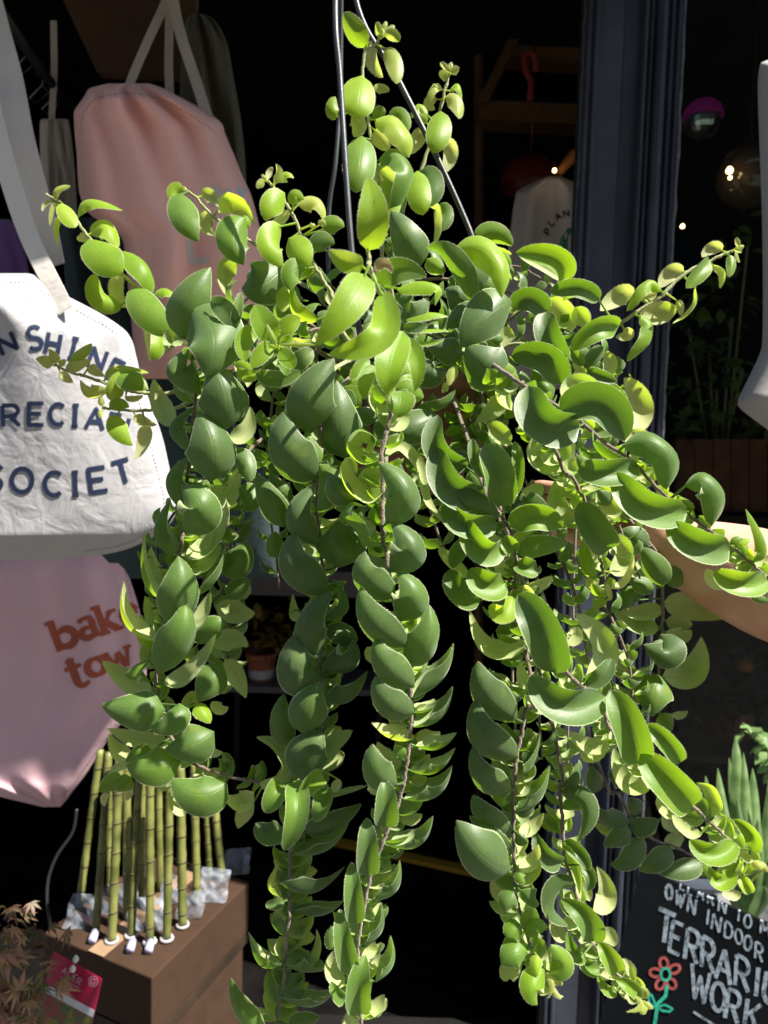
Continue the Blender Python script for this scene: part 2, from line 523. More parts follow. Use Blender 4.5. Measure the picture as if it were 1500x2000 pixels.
290 830 370 735 518 765|62 160 .4 .6 -4
645 1110 800 1065 935 1180 905 1370|100 38 .7 .2 6
650 1110 790 1110 880 1230 890 1370|44 150 .4 .6 4
745 1235 540 1270 400 1225|90 0 .7 .1 6
470 1080 560 1190 740 1230|40 -60 .7 .3 12
1025 1505 770 1460 605 1265|108 2 .55 .2 10
1010 1345 1120 1290 1220 1400 1170 1585|88 45 .6 .25 6
1010 1345 1110 1330 1180 1420 1165 1585|38 150 .4 .7 5
@i
1275 225 1080 190 915 60|104 0 .55 .3 10
1495 400 1340 420 1185 345|84 0 .35 .5 8
@f
1410 1790 1490 1710 1368 1480|44 -55 .7 .6 4
1060 1490 1010 1450 965 1435|32 0 .5 .4
1330 1710 1340 1680 1395 1655|26 30 .7 .8 4
1290 1690 1320 1670 1360 1665|26 0 .4 .3 2
@i
1245 435 1180 400 1145 330|44 178 .4 .8 -4
1300 320 1360 290 1370 260|52 178 .4 .8 -6
1385 275 1440 290 1500 255|34 178 .4 .8 -2
1500 525 1450 515 1400 498|20 10 .4 .2 2
@f
700 1210 760 1270 830 1240|56 175 .4 .7 -8
850 1380 930 1440 1000 1480|50 178 .4 .7 -10
480 1010 560 1010 600 940|60 5 .4 .1 -10
V .76 .5
S @c 1330 1450 1200 1510 1020 1600 880 1730 @f 900 220 760 310 640 390 520 460 300 560
@c
1330 1450 1322 1420 1312 1392|11 0 .3 1.3
1320 1455 1340 1450 1357 1435|11 0 .3 1.3
1315 1470 1325 1505 1335 1540|13 60 .4 1.3
1300 1460 1325 1465 1345 1480|10 0 .4 1.3
1232 1470 1175 1455 1112 1508|40 178 .4 1
1155 1520 1095 1590 1018 1688|58 20 .4 .6 6
1008 1595 930 1605 865 1690|54 178 .4 .9
1165 1550 1250 1590 1220 1692|36 110 .6 .8
1270 1492 1290 1550 1268 1622|24 20 .5 .6
@f
880 210 820 145 735 190 672 325|46 -50 .7 .7 4
720 225 630 235 515 322|64 178 .4 .9 -2
625 410 490 430 345 555|76 10 .45 .5 8
745 345 860 330 968 300|70 178 .4 .8 -4
745 350 815 400 800 510 672 620|54 52 .6 .5 4
650 425 680 462 605 475|36 178 .4 1
1075 178 1085 270 1030 350 942 397|28 105 .5 .8
965 260 985 300 990 350|22 178 .4 1
770 230 800 240 850 220|30 178 .4 1
@c
305 1645 250 1530 20 1480|82 -20 .5 .5 4
300 1650 200 1580 40 1500|30 150 .4 .8 8
515 1755 380 1690 222 1712|62 -5 .5 .15 4
510 1745 370 1740 300 1765|34 60 .6 .7 6
@f
205 330 100 255 -5 300|80 0 .35 -.1 12
315 630 220 470 200 325|86 5 .4 .05 14
290 750 190 600 -5 590|98 0 .45 -.05 14
170 770 200 680 10 590|30 150 .5 .6 20
210 250 310 340 350 445|72 176 .4 .8 -2
370 300 410 360 445 420|52 178 .4 .8 -2
425 655 470 600 528 525|50 0 .4 -.1 2
440 670 520 700 612 738|40 0 .4 -.05 4
370 590 405 650 432 705|42 178 .4 .9 2
535 705 575 630 532 558|44 178 .4 .8 -4
720 1035 755 870 655 712|78 180 .35 .7 -10
660 865 590 790 510 745|50 0 .4 -.2 -2
650 1085 720 1045 795 1040|34 178 .4 .8 -8
330 535 375 590 412 645|38 0 .4 .2 4
V .63 .2
S @i 150 700 270 880 340 960 430 1040 530 1140 570 1260 740 1450 900 1600 1030 1700 1110 1770 @l 1150 310 1260 410 1400 540 1490 605
@i
260 945 185 690 35 480|128 8 .6 -.1 10
430 975 545 800 365 595|84 175 .4 .55 -6
430 995 520 965 585 860|62 0 .5 -.1 -10
550 1085 300 1140 105 955|116 0 .6 .1 8
160 1135 85 1030 45 885|48 175 .4 .7 -4
330 780 370 720 340 690|50 176 .4 .7 -10
745 1475 690 1265 580 1045|112 -2 .5 .35 10
990 1465 900 1345 785 1248|66 0 .4 .35 -4
1055 1725 925 1590 752 1415|118 0 .5 .5 14
825 1605 660 1590 595 1375|70 152 .5 .6 -2
570 1330 460 1375 340 1285|52 172 .4 .7 -4
560 1340 470 1420 400 1410|50 178 .4 .6 -10
480 1290 520 1300 550 1270|36 178 .4 .6 -6
@l
1165 290 1215 225 1170 120 1080 85|46 -140 .6 .7 2
1115 385 1040 395 965 330 935 275|48 142 .6 .7 2
1170 310 1260 345 1325 405|60 178 .4 .8 -4
1315 440 1180 510 1040 420|72 0 .4 .6 8
1405 490 1415 400 1295 298|54 15 .5 .6 4
1355 560 1270 615 1190 620|36 40 .5 .7 4
1305 600 1225 665 1155 580|56 0 .4 .6 2
1340 735 1280 742 1222 710|32 178 .4 .9
1340 640 1375 690 1402 735|42 0 .5 .8
1340 480 1370 520 1410 540|28 0 .4 1.1 4
1410 540 1440 570 1480 570|22 0 .4 1.5 4
1440 560 1470 580 1500 610|20 0 .4 1.8 4
1320 520 1330 580 1350 640|30 170 .4 .9
960 280 900 230 850 170|50 178 .4 .7 -4
V .79 .2
S @i 860 250 880 400 880 700 860 900 870 1200
880 440 835 320 750 205|66 5 .5 .05 6
890 410 970 370 1035 290|62 -10 .4 .3 0
885 535 1080 560 1292 618|88 178 .3 .6 4
885 560 760 600 632 580|58 155 .4 .6 2
865 685 720 680 585 570|62 140 .5 .35 2
755 520 690 500 640 575|54 0 .4 .2 -4
870 715 900 820 770 775|86 -10 .4 .05 12
880 965 1065 930 1110 730|100 -165 .3 .35 2
600 830 650 920 735 1005|62 178 .4 .8 2
865 950 830 1060 820 1200|98 0 .5 .15 12
900 700 990 725 1050 690|54 178 .4 .5 -6
900 640 980 650 1060 660|50 178 .4 .4 -8
845 335 760 370 690 325|54 176 .4 .5 0
840 450 760 430 690 390|44 0 .4 .2 -2
870 1180 900 1230 930 1290|44 0 .4 .4 0
940 1180 985 1190 1030 1165|24 178 .4 .5 -4
1000 275 880 205 795 75|76 178 .4 .6 4
800 205 720 150 630 110|62 0 .4 -.05 0
V .73 .08
S @l 270 -100 280 130 290 250 310 530 350 650 380 780 410 930 480 1040 560 1150 640 1230 720 1340 790 1380 820 1400
290 110 380 110 380 -30|66 -40 .5 -.05 4
290 240 420 260 385 430|54 -40 .7 .3 4
285 140 430 230 400 410|60 -30 .6 -.2 2
290 560 190 500 135 375|68 10 .5 -.2 8
300 440 395 560 395 745|48 128 .7 .6 6
300 430 400 510 450 600|50 0 .4 -.1 -4
400 560 460 640 440 720|44 0 .4 -.1 -4
375 690 280 710 245 830 330 925|60 52 .6 -.1 6
320 850 360 890 400 900|60 176 .4 .5 -4
480 1015 430 880 285 770|84 0 .5 .3 10
475 835 555 740 495 575|66 178 .4 .6 -2
520 950 575 990 598 1048|48 178 .4 .7
315 1015 255 940 235 860|44 178 .4 .6 0
420 1095 365 1080 325 955|50 0 .6 .3 4
510 1175 440 1160 390 1090|52 0 .5 .4 0
620 1195 570 1110 505 1025|66 0 .5 .45 6
700 1230 690 1170 648 1115|32 178 .4 .9
580 1225 530 1200 490 1180|32 178 .4 .9
610 1305 550 1295 502 1205|36 0 .4 .5
735 1315 680 1275 608 1240|50 0 .4 .5 4
690 1330 655 1320 620 1300|28 178 .4 1
720 1340 755 1400 668 1430|13 0 .3 1.5
760 1350 785 1315 750 1278|15 0 .3 1.5
790 1380 765 1420 752 1442|18 0 .3 1
780 1375 800 1392 828 1412|13 0 .3 1.2
290 300 230 320 130 270|60 178 .4 .4 -8
360 700 420 720 460 780|50 178 .4 .7 -6
V .84 -.05
S @l 520 20 620 150 720 330 830 420 950 460 1100 540
700 375 640 400 536 458|54 10 .4 -.1
760 400 690 540 575 562|54 8 .4 -.1
770 410 740 480 690 600|30 175 .4 .3 4
935 470 850 550 745 600|54 5 .4 -.1
1112 555 1000 600 858 610|52 -5 .4 -.1
880 270 935 320 985 395|54 178 .4 .5
695 310 560 320 485 220|58 30 .7 -.1
640 340 560 370 475 310|34 172 .4 .5 4
520 130 480 70 470 -20|44 0 .4 -.1
760 260 720 220 680 180|40 0 .4 -.1
690 100 640 60 560 40|60 0 .4 -.1
700 350 780 340 860 300|50 5 .4 -.15
900 460 960 420 1010 420|44 178 .4 .4
820 400 790 330 770 290|44 178 .4 .4
1110 560 1130 600 1160 640|40 0 .4 .3
V .79 .65
S @b 735 200 700 260 650 290 625 400 640 600 665 740 690 900 720 1050 730 1300 740 1500
730 220 715 170 705 128|20 20 .3 1.1
740 210 785 165 815 160|18 40 .3 1.1
755 210 800 205 842 242|27 0 .3 1
745 190 755 155 765 125|11 0 .3 1.4
735 225 740 190 748 150|12 0 .3 1.6
655 265 570 175 515 70|54 15 .35 .6
700 250 680 340 745 455|46 160 .4 .9
755 280 815 370 820 492|44 10 .4 .9 -4
620 442 605 570 580 698|88 2 .35 .8 6
690 530 730 512 782 535|26 30 .4 1.5
475 690 445 640 465 565|34 0 .4 .7 -8
560 680 600 735 570 802|52 178 .4 .8 -6
690 690 720 660 762 660|36 10 .4 .4 -8
695 700 800 715 880 820 895 925|72 42 .4 .8 2
695 760 740 820 775 885|58 178 .4 1 -4
620 795 610 950 580 1130|84 2 .5 .45 8
715 940 810 900 900 1010 850 1180 812 1290|72 45 .5 .35 4
725 980 780 1060 830 1130|66 178 .4 .9 -8
715 1100 770 1150 800 1295|60 0 .4 .9 2
945 1000 955 1130 978 1262|62 0 .4 .8 -4
960 1000 1025 1080 1000 1215|72 0 .4 .25 -8
1005 1190 1075 1200 1095 1320 1052 1442|42 110 .5 .8 -6
1080 1190 1125 1260 1090 1350|30 0 .4 .3 -8
790 700 845 680 895 765|42 10 .4 .5 -8
990 760 945 820 905 905|48 178 .4 1 -8
700 1000 720 1060 750 1090|30 178 .4 1 -4
V .82 .7
S @b 1140 400 1110 520 1080 640 1040 760 1000 900 940 1060 860 1250
1140 430 1110 392 1078 368|13 0 .3 1.2
1140 425 1140 395 1145 362|13 0 .3 1.2
1145 430 1170 412 1190 412|20 0 .3 1
1125 440 1098 442 1078 455|26 0 .3 1
1095 530 1055 490 1010 540 988 642|28 -55 .6 .9
1130 540 1185 495 1205 590|26 55 .6 .9
1110 565 1175 600 1188 697|40 25 .4 .9
1080 650 1068 770 1035 897|63 0 .4 .7 6
1060 580 1015 605 1050 642|32 170 .6 1.5
1000 675 955 630 915 692|28 -30 .5 .8
1115 810 1145 910 1082 1018|46 172 .4 1
1000 720 970 700 940 720|26 0 .4 .8
V .71 .5
S @b 50 1040 110 1110 180 1200 240 1310 290 1460 350 1570 430 1700 @e 480 320 540 500
@b
60 1050 78 1010 97 978|18 170 .3 1.2
50 1060 25 1078 2 1102|19 10 .3 1.2
105 1070 130 1015 115 962|24 30 .4 1
120 1070 170 1015 222 1045|38 50 .5 .9
55 1055 45 1040 35 1020|12 0 .3 1.7
170 1130 90 1200 55 1295|62 0 .4 .9 -2
195 1230 115 1330 0 1422|34 160 .5 1 4
220 1205 230 1145 282 1172|36 15 .4 .6
240 1200 360 1180 400 1302|54 45 .5 .9
150 1320 80 1430 162 1565|68 10 .4 .75
190 1395 260 1480 305 1572|68 0 .4 .75 -4
290 1572 215 1600 200 1702|62 0 .5 .45 2
350 1480 385 1410 462 1430|54 10 .4 .3
390 1350 450 1310 518 1330|48 15 .4 .5 -4
340 1310 330 1320 305 1318|14 0 .4 1.3
370 1320 390 1305 410 1320|16 0 .4 1.3
@e
365 375 230 330 210 150|54 45 .5 .7
180 180 160 250 160 330|40 0 .4 .8 -8
165 60 40 170 -85 190|118 0 .35 0 -12
320 130 300 60 280 10|50 0 .4 .8 -10
420 200 440 260 450 300|30 178 .4 1
V .84 .5
S @a 1075 1100 1150 1160 1250 1270 1370 1340 1450 1400 1600 1500 1750 1650
1060 1130 1080 1270 1165 1418|76 0 .45 .4 4
1075 1110 1020 1120 1005 1180|36 0 .4 .8
1180 1150 1235 1150 1285 1215|46 178 .4 .8
1275 1240 1330 1160 1430 1200 1500 1310|62 140 .5 .8
1250 1270 1195 1310 1262 1382|58 178 .4 1
1440 1275 1370 1400 1430 1552|88 0 .8 .3 4
1400 1520 1325 1600 1340 1745|62 178 .4 .8
1420 1330 1440 1300 1425 1260|26 0 .4 .9
V .53 .7
S @b 655 1440 662 1540 @e 672 95
@b
655 1468 682 1250 655 1035|104 0 .3 .75
632 1560 520 1530 428 1465|72 5 .4 .9 -20
700 1590 750 1545 802 1602|36 0 .5 2 -14
@e
640 108 535 290 342 532|116 2 .35 .8 6
740 205 760 420 640 530 425 578|102 -12 .5 .75 -4
710 165 830 80 1000 120|98 0 .4 .15 -60
820 195 960 150 1085 190 1050 292|52 60 .6 .8 -40
860 440 790 640 780 818|112 -5 .5 .55 -22
870 490 945 620 930 795|64 0 .5 .55 -30
850 790 845 870 830 948|106 0 .4 .55 -34
690 640 640 740 640 840|55 0 .4 .6 -34
665 605 600 660 552 732|42 0 .4 .5 -34
870 375 1000 330 1128 355|38 72 .6 .75 -36
850 300 930 330 1010 240|80 0 .4 -.15 -46
860 440 1000 425 1140 440|30 80 .6 .6 -36
860 420 940 420 1010 400|40 0 .4 -.1 -40
870 500 1000 500 1100 490|24 75 .6 .6 -38
770 860 778 840 780 810|10 0 .4 1 -20
V .66 .5
S @e 120 515 150 600 220 700 330 760
@e
110 495 50 395 -5 285|84 0 .3 .5 4
130 495 185 410 262 365|60 5 .35 .7 4
140 505 190 490 217 478|32 0 .4 .8 8
215 480 270 510 322 485|34 150 .4 .8 4
135 555 185 605 222 660|52 0 .35 .7 6
100 530 40 570 -25 655|58 0 .35 .6 6
140 600 170 640 180 702|42 0 .4 .4 0
120 515 95 470 60 395|10 0 .3 1.2 12
130 525 230 520 345 520|9 0 .3 1.2 12
115 530 90 525 75 505|12 0 .3 1.2 12
210 660 270 600 335 550|62 0 .4 -.2 -6
0 690 130 720 265 672|56 -10 .5 .25 -4
30 430 -70 490 -60 625|60 0 .4 .6 0
-110 420 -190 310 -270 270|70 0 .4 .1 -6
-130 400 -110 320 -90 210|36 0 .4 .1 -4
10 680 -60 700 -100 650|44 0 .4 .7 -4
V .72 .1
S @e 780 250 950 420 1200 560 1480 740
@b
960 1565 885 1400 790 1230|96 0 .4 0
1275 1775 1150 1520 1000 1455|62 25 .5 .15 4
1150 1475 1310 1450 1430 1570 1440 1745|76 20 .3 .75 8
1290 1410 1400 1370 1505 1440|56 -5 .4 .5 -10
1290 1450 1400 1460 1500 1490|30 150 .4 .7 -8
1000 1515 1050 1560 1112 1592|42 0 .5 .5 -2
1390 1560 1440 1600 1500 1640|50 175 .4 .8 -16
1330 1700 1240 1600 1150 1540|110 0 .4 -.2 -10
@e
1250 300 1180 240 1110 190|74 0 .4 -.4 -6
1305 300 1215 345 1118 425|58 0 .4 0 -2
1500 265 1360 350 1198 535|118 2 .35 0 4
1478 738 1340 650 1230 520|128 5 .6 .05 16
1215 580 1120 555 995 520|70 0 .4 -.15 2
950 585 1020 690 1115 665|78 0 .4 -.15 -2
945 885 1080 890 1175 775|42 -50 .5 .1 2
1500 905 1420 850 1410 745 1500 690|52 120 .6 .8 8
1445 810 1395 900 1285 975|60 176 .4 .1 4
1070 935 930 1010 775 1065|90 0 .4 -.2 2
700 970 640 930 590 900|46 0 .4 .1 -4
1185 650 1150 690 1130 760|26 0 .5 1 14
1100 740 1110 770 1090 800|16 0 .5 1 14
1490 1110 1400 1020 1350 1000|60 178 .4 .8 -2
1500 430 1470 470 1440 540|50 176 .4 .8 -6
'''
# stems that fill the heart of the basket, mostly behind the ones above: points x y depth in photo survey units
INNER = [
 ((450,620,.82),(465,900,.83),(450,1150,.80),(435,1330,.80)),
 ((560,620,.78),(590,900,.77),(610,1120,.75)),
 ((820,700,.76),(830,950,.75),(870,1080,.74)),
 ((900,650,.77),(960,850,.75),(980,1000,.74)),
 ((1050,600,.82),(1150,800,.80),(1200,1000,.78),(1250,1130,.78)),
 ((650,560,.82),(520,560,.80),(430,640,.80)),
 ((760,560,.86),(770,420,.86),(740,330,.86)),
 ((800,560,.80),(950,560,.80),(1080,610,.80),(1150,660,.80)),
 ((1100,900,.78),(1120,1150,.77),(1110,1400,.77),(1110,1540,.77)),
 ((1000,1000,.76),(1040,1250,.74),(1060,1480,.74)),
 ((700,640,.76),(680,850,.75),(690,1050,.74)),
 ((780,600,.74),(870,660,.74),(980,660,.75)),
 ((640,640,.74),(560,700,.74),(530,800,.77),(520,950,.78)),
 ((900,560,.86),(1000,520,.86),(1080,560,.86)),
 ((1180,700,.80),(1190,900,.80),(1240,1050,.82)),
 ((470,900,.745),(455,1150,.735),(440,1350,.735)),
 ((620,900,.715),(635,1200,.71),(620,1450,.70),(575,1700,.70),(560,1950,.70)),
 ((750,950,.665),(775,1200,.66),(800,1400,.66),(740,1700,.655),(705,1900,.655)),
 ((960,1050,.70),(1000,1300,.685),(1010,1600,.68)),
 ((1100,1100,.70),(1160,1350,.70),(1230,1480,.70)),
 ((1190,1200,.77),(1240,1400,.76)),
 ((340,1000,.72),(335,1250,.715)),
 ((540,900,.77),(545,1150,.76)),
 ((1050,760,.74),(1120,880,.73),(1200,1000,.72)),
 ((420,700,.76),(400,900,.75),(400,1100,.74),(380,1300,.73)),
]
# ---------------------------------------------------------------- leaf material (two-sided blade: glossy green above, pale below)
def leaf_material():
    m, nt, p = new_mat('curly_leaf')
    N, L = nt.nodes, nt.links
    uv = N.new('ShaderNodeUVMap'); uv.uv_map = 'UVMap'
    sp = N.new('ShaderNodeSeparateXYZ'); L.new(uv.outputs[0], sp.inputs[0])
    at_ = N.new('ShaderNodeAttribute'); at_.attribute_name = 'age'
    sc = N.new('ShaderNodeSeparateColor'); L.new(at_.outputs['Color'], sc.inputs[0])
    def math_(op, a, b=None, clamp=False):
        n = N.new('ShaderNodeMath'); n.operation = op; n.use_clamp = clamp
        for i, x in enumerate((a, b)):
            if x is None: continue
            if isinstance(x, (int, float)): n.inputs[i].default_value = x
            else: L.new(x, n.inputs[i])
        return n.outputs[0]
    def ramp(fac, stops):
        r = N.new('ShaderNodeValToRGB'); e = r.color_ramp.elements
        while len(e) < len(stops): e.new(.5)
        for el, (pos, c) in zip(e, stops): el.position = pos; el.color = (*c, 1)
        L.new(fac, r.inputs[0]); return r.outputs[0]
    def mix(f, a, b, mode='MIX'):
        n = N.new('ShaderNodeMix'); n.data_type = 'RGBA'; n.blend_type = mode
        if isinstance(f, (int, float)): n.inputs['Factor'].default_value = f
        else: L.new(f, n.inputs['Factor'])
        for k, x in ((6, a), (7, b)):
            if isinstance(x, tuple): n.inputs[k].default_value = (*x, 1)
            else: L.new(x, n.inputs[k])
        return n.outputs[2]
    tc = N.new('ShaderNodeTexCoord')
    n1 = N.new('ShaderNodeTexNoise'); n1.inputs['Scale'].default_value = 70; n1.inputs['Detail'].default_value = 5; L.new(tc.outputs['Object'], n1.inputs['Vector'])
    n2 = N.new('ShaderNodeTexNoise'); n2.inputs['Scale'].default_value = 1600; n2.inputs['Detail'].default_value = 2; L.new(tc.outputs['Object'], n2.inputs['Vector'])
    nv = math_('MULTIPLY', math_('SUBTRACT', n1.outputs['Fac'], .5), .30)
    rnd = math_('MULTIPLY', math_('SUBTRACT', sc.outputs[1], .5), .22)
    age = math_('ADD', math_('ADD', sc.outputs[0], nv), rnd)
    top = ramp(age, [(0.0, (.070,.116,.036)), (.3, (.096,.178,.024)), (.6, (.160,.280,.014)), (.85, (.27,.42,.022)), (1.0, (.40,.46,.11))])
    under = ramp(age, [(0.0, (.24,.30,.13)), (.35, (.43,.50,.22)), (.7, (.56,.61,.27)), (1.0, (.62,.65,.34))])
    dry = math_('GREATER_THAN', sc.outputs[2], .5)
    ad = math_('ABSOLUTE', math_('SUBTRACT', math_('MULTIPLY', sp.outputs[1], 2.0), 1.0))
    # side veins: slanted lines from the midrib, faint
    vv = math_('SINE', math_('MULTIPLY', math_('SUBTRACT', sp.outputs[0], math_('MULTIPLY', ad, .22)), 44.0))
    vein = math_('MULTIPLY', math_('POWER', math_('MAXIMUM', vv, 0.0), 10.0), .055)
    mid = math_('SUBTRACT', 1.0, math_('MULTIPLY', ad, 26.0), True)
    top = mix(math_('MULTIPLY', mid, .16), top, (.16,.27,.07))
    top = mix(vein, top, (.14,.26,.08))
    under = mix(math_('MULTIPLY', mid, .55), under, (.12,.20,.05))
    under = mix(math_('MULTIPLY', vein, .5), under, (.16,.24,.07))
    n4 = N.new('ShaderNodeTexNoise'); n4.inputs['Scale'].default_value = 190; n4.inputs['Detail'].default_value = 6; n4.inputs['Roughness'].default_value = .7; L.new(tc.outputs['Object'], n4.inputs['Vector'])
    dust = math_('MULTIPLY', math_('SUBTRACT', n4.outputs['Fac'], .52), 2.6, True)
    top = mix(math_('MULTIPLY', dust, .30), top, (.22,.30,.17))
    n5 = N.new('ShaderNodeTexNoise'); n5.inputs['Scale'].default_value = 45; n5.inputs['Detail'].default_value = 2; L.new(tc.outputs['Object'], n5.inputs['Vector'])
    top = mix(math_('MULTIPLY', math_('SUBTRACT', n5.outputs['Fac'], .60), 3.0, True), top, (.20,.26,.03))
    speck = math_('GREATER_THAN', n2.outputs['Fac'], .67)
    top = mix(math_('MULTIPLY', speck, .35), top, (.30,.40,.22))
    geo = N.new('ShaderNodeNewGeometry')
    col = mix(geo.outputs['Backfacing'], top, under)
    n6 = N.new('ShaderNodeTexNoise'); n6.inputs['Scale'].default_value = 260; n6.inputs['Detail'].default_value = 2; L.new(tc.outputs['Object'], n6.inputs['Vector'])
    col = mix(math_('MULTIPLY', math_('SUBTRACT', n6.outputs['Fac'], .735), 16.0, True), col, (.12,.07,.03))
    rim = math_('MULTIPLY', math_('SUBTRACT', ad, .945), 26.0, True)
    tipf = math_('MULTIPLY', math_('SUBTRACT', sp.outputs[0], .965), 30.0, True)
    rimc = mix(math_('MULTIPLY', sc.outputs[0], 1.0, True), (.42,.50,.30), (.58,.58,.30))
    col = mix(math_('MULTIPLY', rim, .9), col, rimc)
    col = mix(math_('MULTIPLY', tipf, .6), col, (.22,.10,.07))
    col = mix(math_('MULTIPLY', dry, .9), col, (.42,.29,.19))
    L.new(col, p.inputs['Base Color'])
    L.new(math_('ADD', math_('MULTIPLY', geo.outputs['Backfacing'], .22), math_('ADD', math_('MULTIPLY', n1.outputs['Fac'], .22), .34)), p.inputs['Roughness'])
    p.inputs['Specular IOR Level'].default_value = .34
    p.inputs['Sheen Weight'].default_value = .22; p.inputs['Sheen Roughness'].default_value = .45
    p.inputs['Sheen Tint'].default_value = (.85,1,.8,1)
    bump = N.new('ShaderNodeBump'); bump.inputs['Strength'].default_value = .22; bump.inputs['Distance'].default_value = .0006
    n3 = N.new('ShaderNodeTexNoise'); n3.inputs['Scale'].default_value = 420; n3.inputs['Detail'].default_value = 3; L.new(tc.outputs['Object'], n3.inputs['Vector'])
    L.new(math_('SUBTRACT', n3.outputs['Fac'], math_('ADD', math_('MULTIPLY', mid, 1.2), math_('MULTIPLY', vein, 3.0))), bump.inputs['Height'])
    L.new(bump.outputs[0], p.inputs['Normal'])
    tr = N.new('ShaderNodeBsdfTranslucent')
    tcol = ramp(age, [(0.0, (.22,.44,.010)), (.4, (.36,.62,.012)), (.8, (.60,.82,.03)), (1.0, (.80,.84,.18))])
    L.new(mix(math_('MULTIPLY', dry, .9), tcol, (.40,.25,.12)), tr.inputs['Color'])
    L.new(bump.outputs[0], tr.inputs['Normal'])
    ms = N.new('ShaderNodeMixShader')
    L.new(math_('ADD', .25, math_('MULTIPLY', math_('MAXIMUM', sc.outputs[0], 0.0), .28)), ms.inputs[0])
    L.new(p.outputs[0], ms.inputs[1]); L.new(tr.outputs[0], ms.inputs[2])
    L.new(ms.outputs[0], N['Material Output'].inputs['Surface'])
    return m
M_LEAF = leaf_material()
M_HAIR = mat('leaf_hair', (.62,.64,.45), .6, .3)
_nt = M_HAIR.node_tree; _t = _nt.nodes.new('ShaderNodeBsdfTranslucent'); _t.inputs[0].default_value = (.85,.88,.6,1)
_m = _nt.nodes.new('ShaderNodeMixShader'); _m.inputs[0].default_value = .5
_nt.links.new(_nt.nodes['Principled BSDF'].outputs[0], _m.inputs[1]); _nt.links.new(_t.outputs[0], _m.inputs[2]); _nt.links.new(_m.outputs[0], _nt.nodes['Material Output'].inputs['Surface'])
M_STEM = mat('vine_stem', (.16,.115,.085), .75, .25, noise=.35, scale=160, bump=.7, bscale=700, sheen=.5)
M_STEMG = mat('young_stem', (.25,.27,.10), .7, .25, noise=.25, scale=160, bump=.5, bscale=700, sheen=.5)

def wprof(u, rd=0.0):                          # outline of a leaf: round base, pointed (0) to rounded (1) tip
    a = .33 + .10*rd
    if u < a: return max(0.0, 1 - ((a-u)/a)**2.3) ** .55
    x = (u-a)/(1-a)
    return (1-rd)*max(0.0, 1 - x**2.0) ** .88 * (1 - .08*x) + rd*max(0.0, 1 - x**2.5) ** .62

class Leaf:                                    # one blade: positions, faces, uv, with its own hairs
    __slots__ = ('v','f','uv','hv','hf','age','rnd','dry','vine','cent')
def make_leaf(mid, nrm, w, fold, age, rnd, petiole=None, N=16, Mx=8, hairs=1.0, dry=0, rd=0.0):
    """mid: list of Vector along the midrib, nrm: adaxial normals, w: half width in metres"""
    lf = Leaf(); lf.age = age; lf.rnd = rnd; lf.dry = dry
    k = len(mid)
    P = []; A = []; Nn = []
    ph = random.uniform(0, 6.28); wav = random.uniform(.015, .05); asym = random.uniform(-.06,.06)
    vs = []; uvs = []; fs = []
    f = fold if abs(fold) > .05 else .05
    for i in range(k):
        u = i/(k-1)
        t = (mid[min(i+1,k-1)] - mid[max(i-1,0)]).normalized()
        n = (nrm[i] - t*nrm[i].dot(t)).normalized()
        a = t.cross(n).normalized()
        ww = max(w*wprof(u, rd), w*.012)
        ff = f*(.85+.55*math.sin(math.pi*min(1,u*1.1)))
        for j in range(Mx+1):
            s = -1 + 2*j/Mx
            s2 = s*(1+asym*(1 if s>0 else -1))
            x = math.sin(ff*s2)/ff*ww
            z = -(1-math.cos(ff*s2))/ff*ww - (.32 if ff < 0 else .52)*ff*abs(s)**1.25*ww*(1-.5*abs(s)) - .03*ww*math.exp(-(s/.18)**2)
            z += wav*ww*abs(s)**2*math.sin(ph+u*7+(2 if s>0 else 0))
            vs.append(mid[i] + a*x + n*z); uvs.append((u, j/Mx))
        A.append(a); Nn.append(n)
    M1 = Mx+1
    for i in range(k-1):
        for j in range(Mx):
            fs.append((i*M1+j, i*M1+j+1, (i+1)*M1+j+1, (i+1)*M1+j))
    # orientation: face normal must be the adaxial side
    q = fs[(k//2)*Mx + Mx//2]
    fn = (vs[q[1]]-vs[q[0]]).cross(vs[q[3]]-vs[q[0]])
    if fn.dot(Nn[k//2]) < 0: fs = [(b,a_,d,c) for (a_,b,c,d) in fs]
    if petiole is not None:
        b = len(vs); p0 = petiole; p1 = mid[0] + (mid[1]-mid[0])*.6
        ax = (p1-p0)
        if ax.length > 1e-5:
            e1 = ax.orthogonal().normalized(); e2 = ax.cross(e1).normalized()
            for (pp, rr) in ((p0,.0013),(p0.lerp(p1,.5),.0010),(p1,.0007)):
                for j in range(5):
                    vs.append(pp + (e1*math.cos(j*1.2566)+e2*math.sin(j*1.2566))*rr); uvs.append((.02,.5))
            for i in range(2):
                for j in range(5): fs.append((b+i*5+j, b+i*5+(j+1)%5, b+(i+1)*5+(j+1)%5, b+(i+1)*5+j))
    lf.v = vs; lf.f = fs; lf.uv = uvs
    hv = []; hf = []
    nh = int(hairs*min(150, max(20, (mid[0]-mid[-1]).length*4200)))
    for side in (0, Mx):
        sg = -1 if side == 0 else 1
        for q in range(nh):
            u = random.uniform(.03, .99); i = min(k-2, int(u*(k-1))); fr = u*(k-1)-i
            p = vs[i*M1+side].lerp(vs[(i+1)*M1+side], fr)
            inn = vs[i*M1+side+(1 if side==0 else -1)].lerp(vs[(i+1)*M1+side+(1 if side==0 else -1)], fr)
            o = (p-inn).normalized(); t = (vs[(i+1)*M1+side]-vs[i*M1+side])
            if t.length < 1e-7: continue
            t.normalize()
            d = (o + Nn[i]*random.uniform(-.5,.5) + t*random.uniform(-.5,.5)).normalized()
            ln = random.uniform(.0005,.0014); r = .00010
            b = len(hv)
            hv += [p - t*r, p + t*r, p + d*ln]; hf.append((b,b+1,b+2))
    lf.hv = hv; lf.hf = hf
    return lf
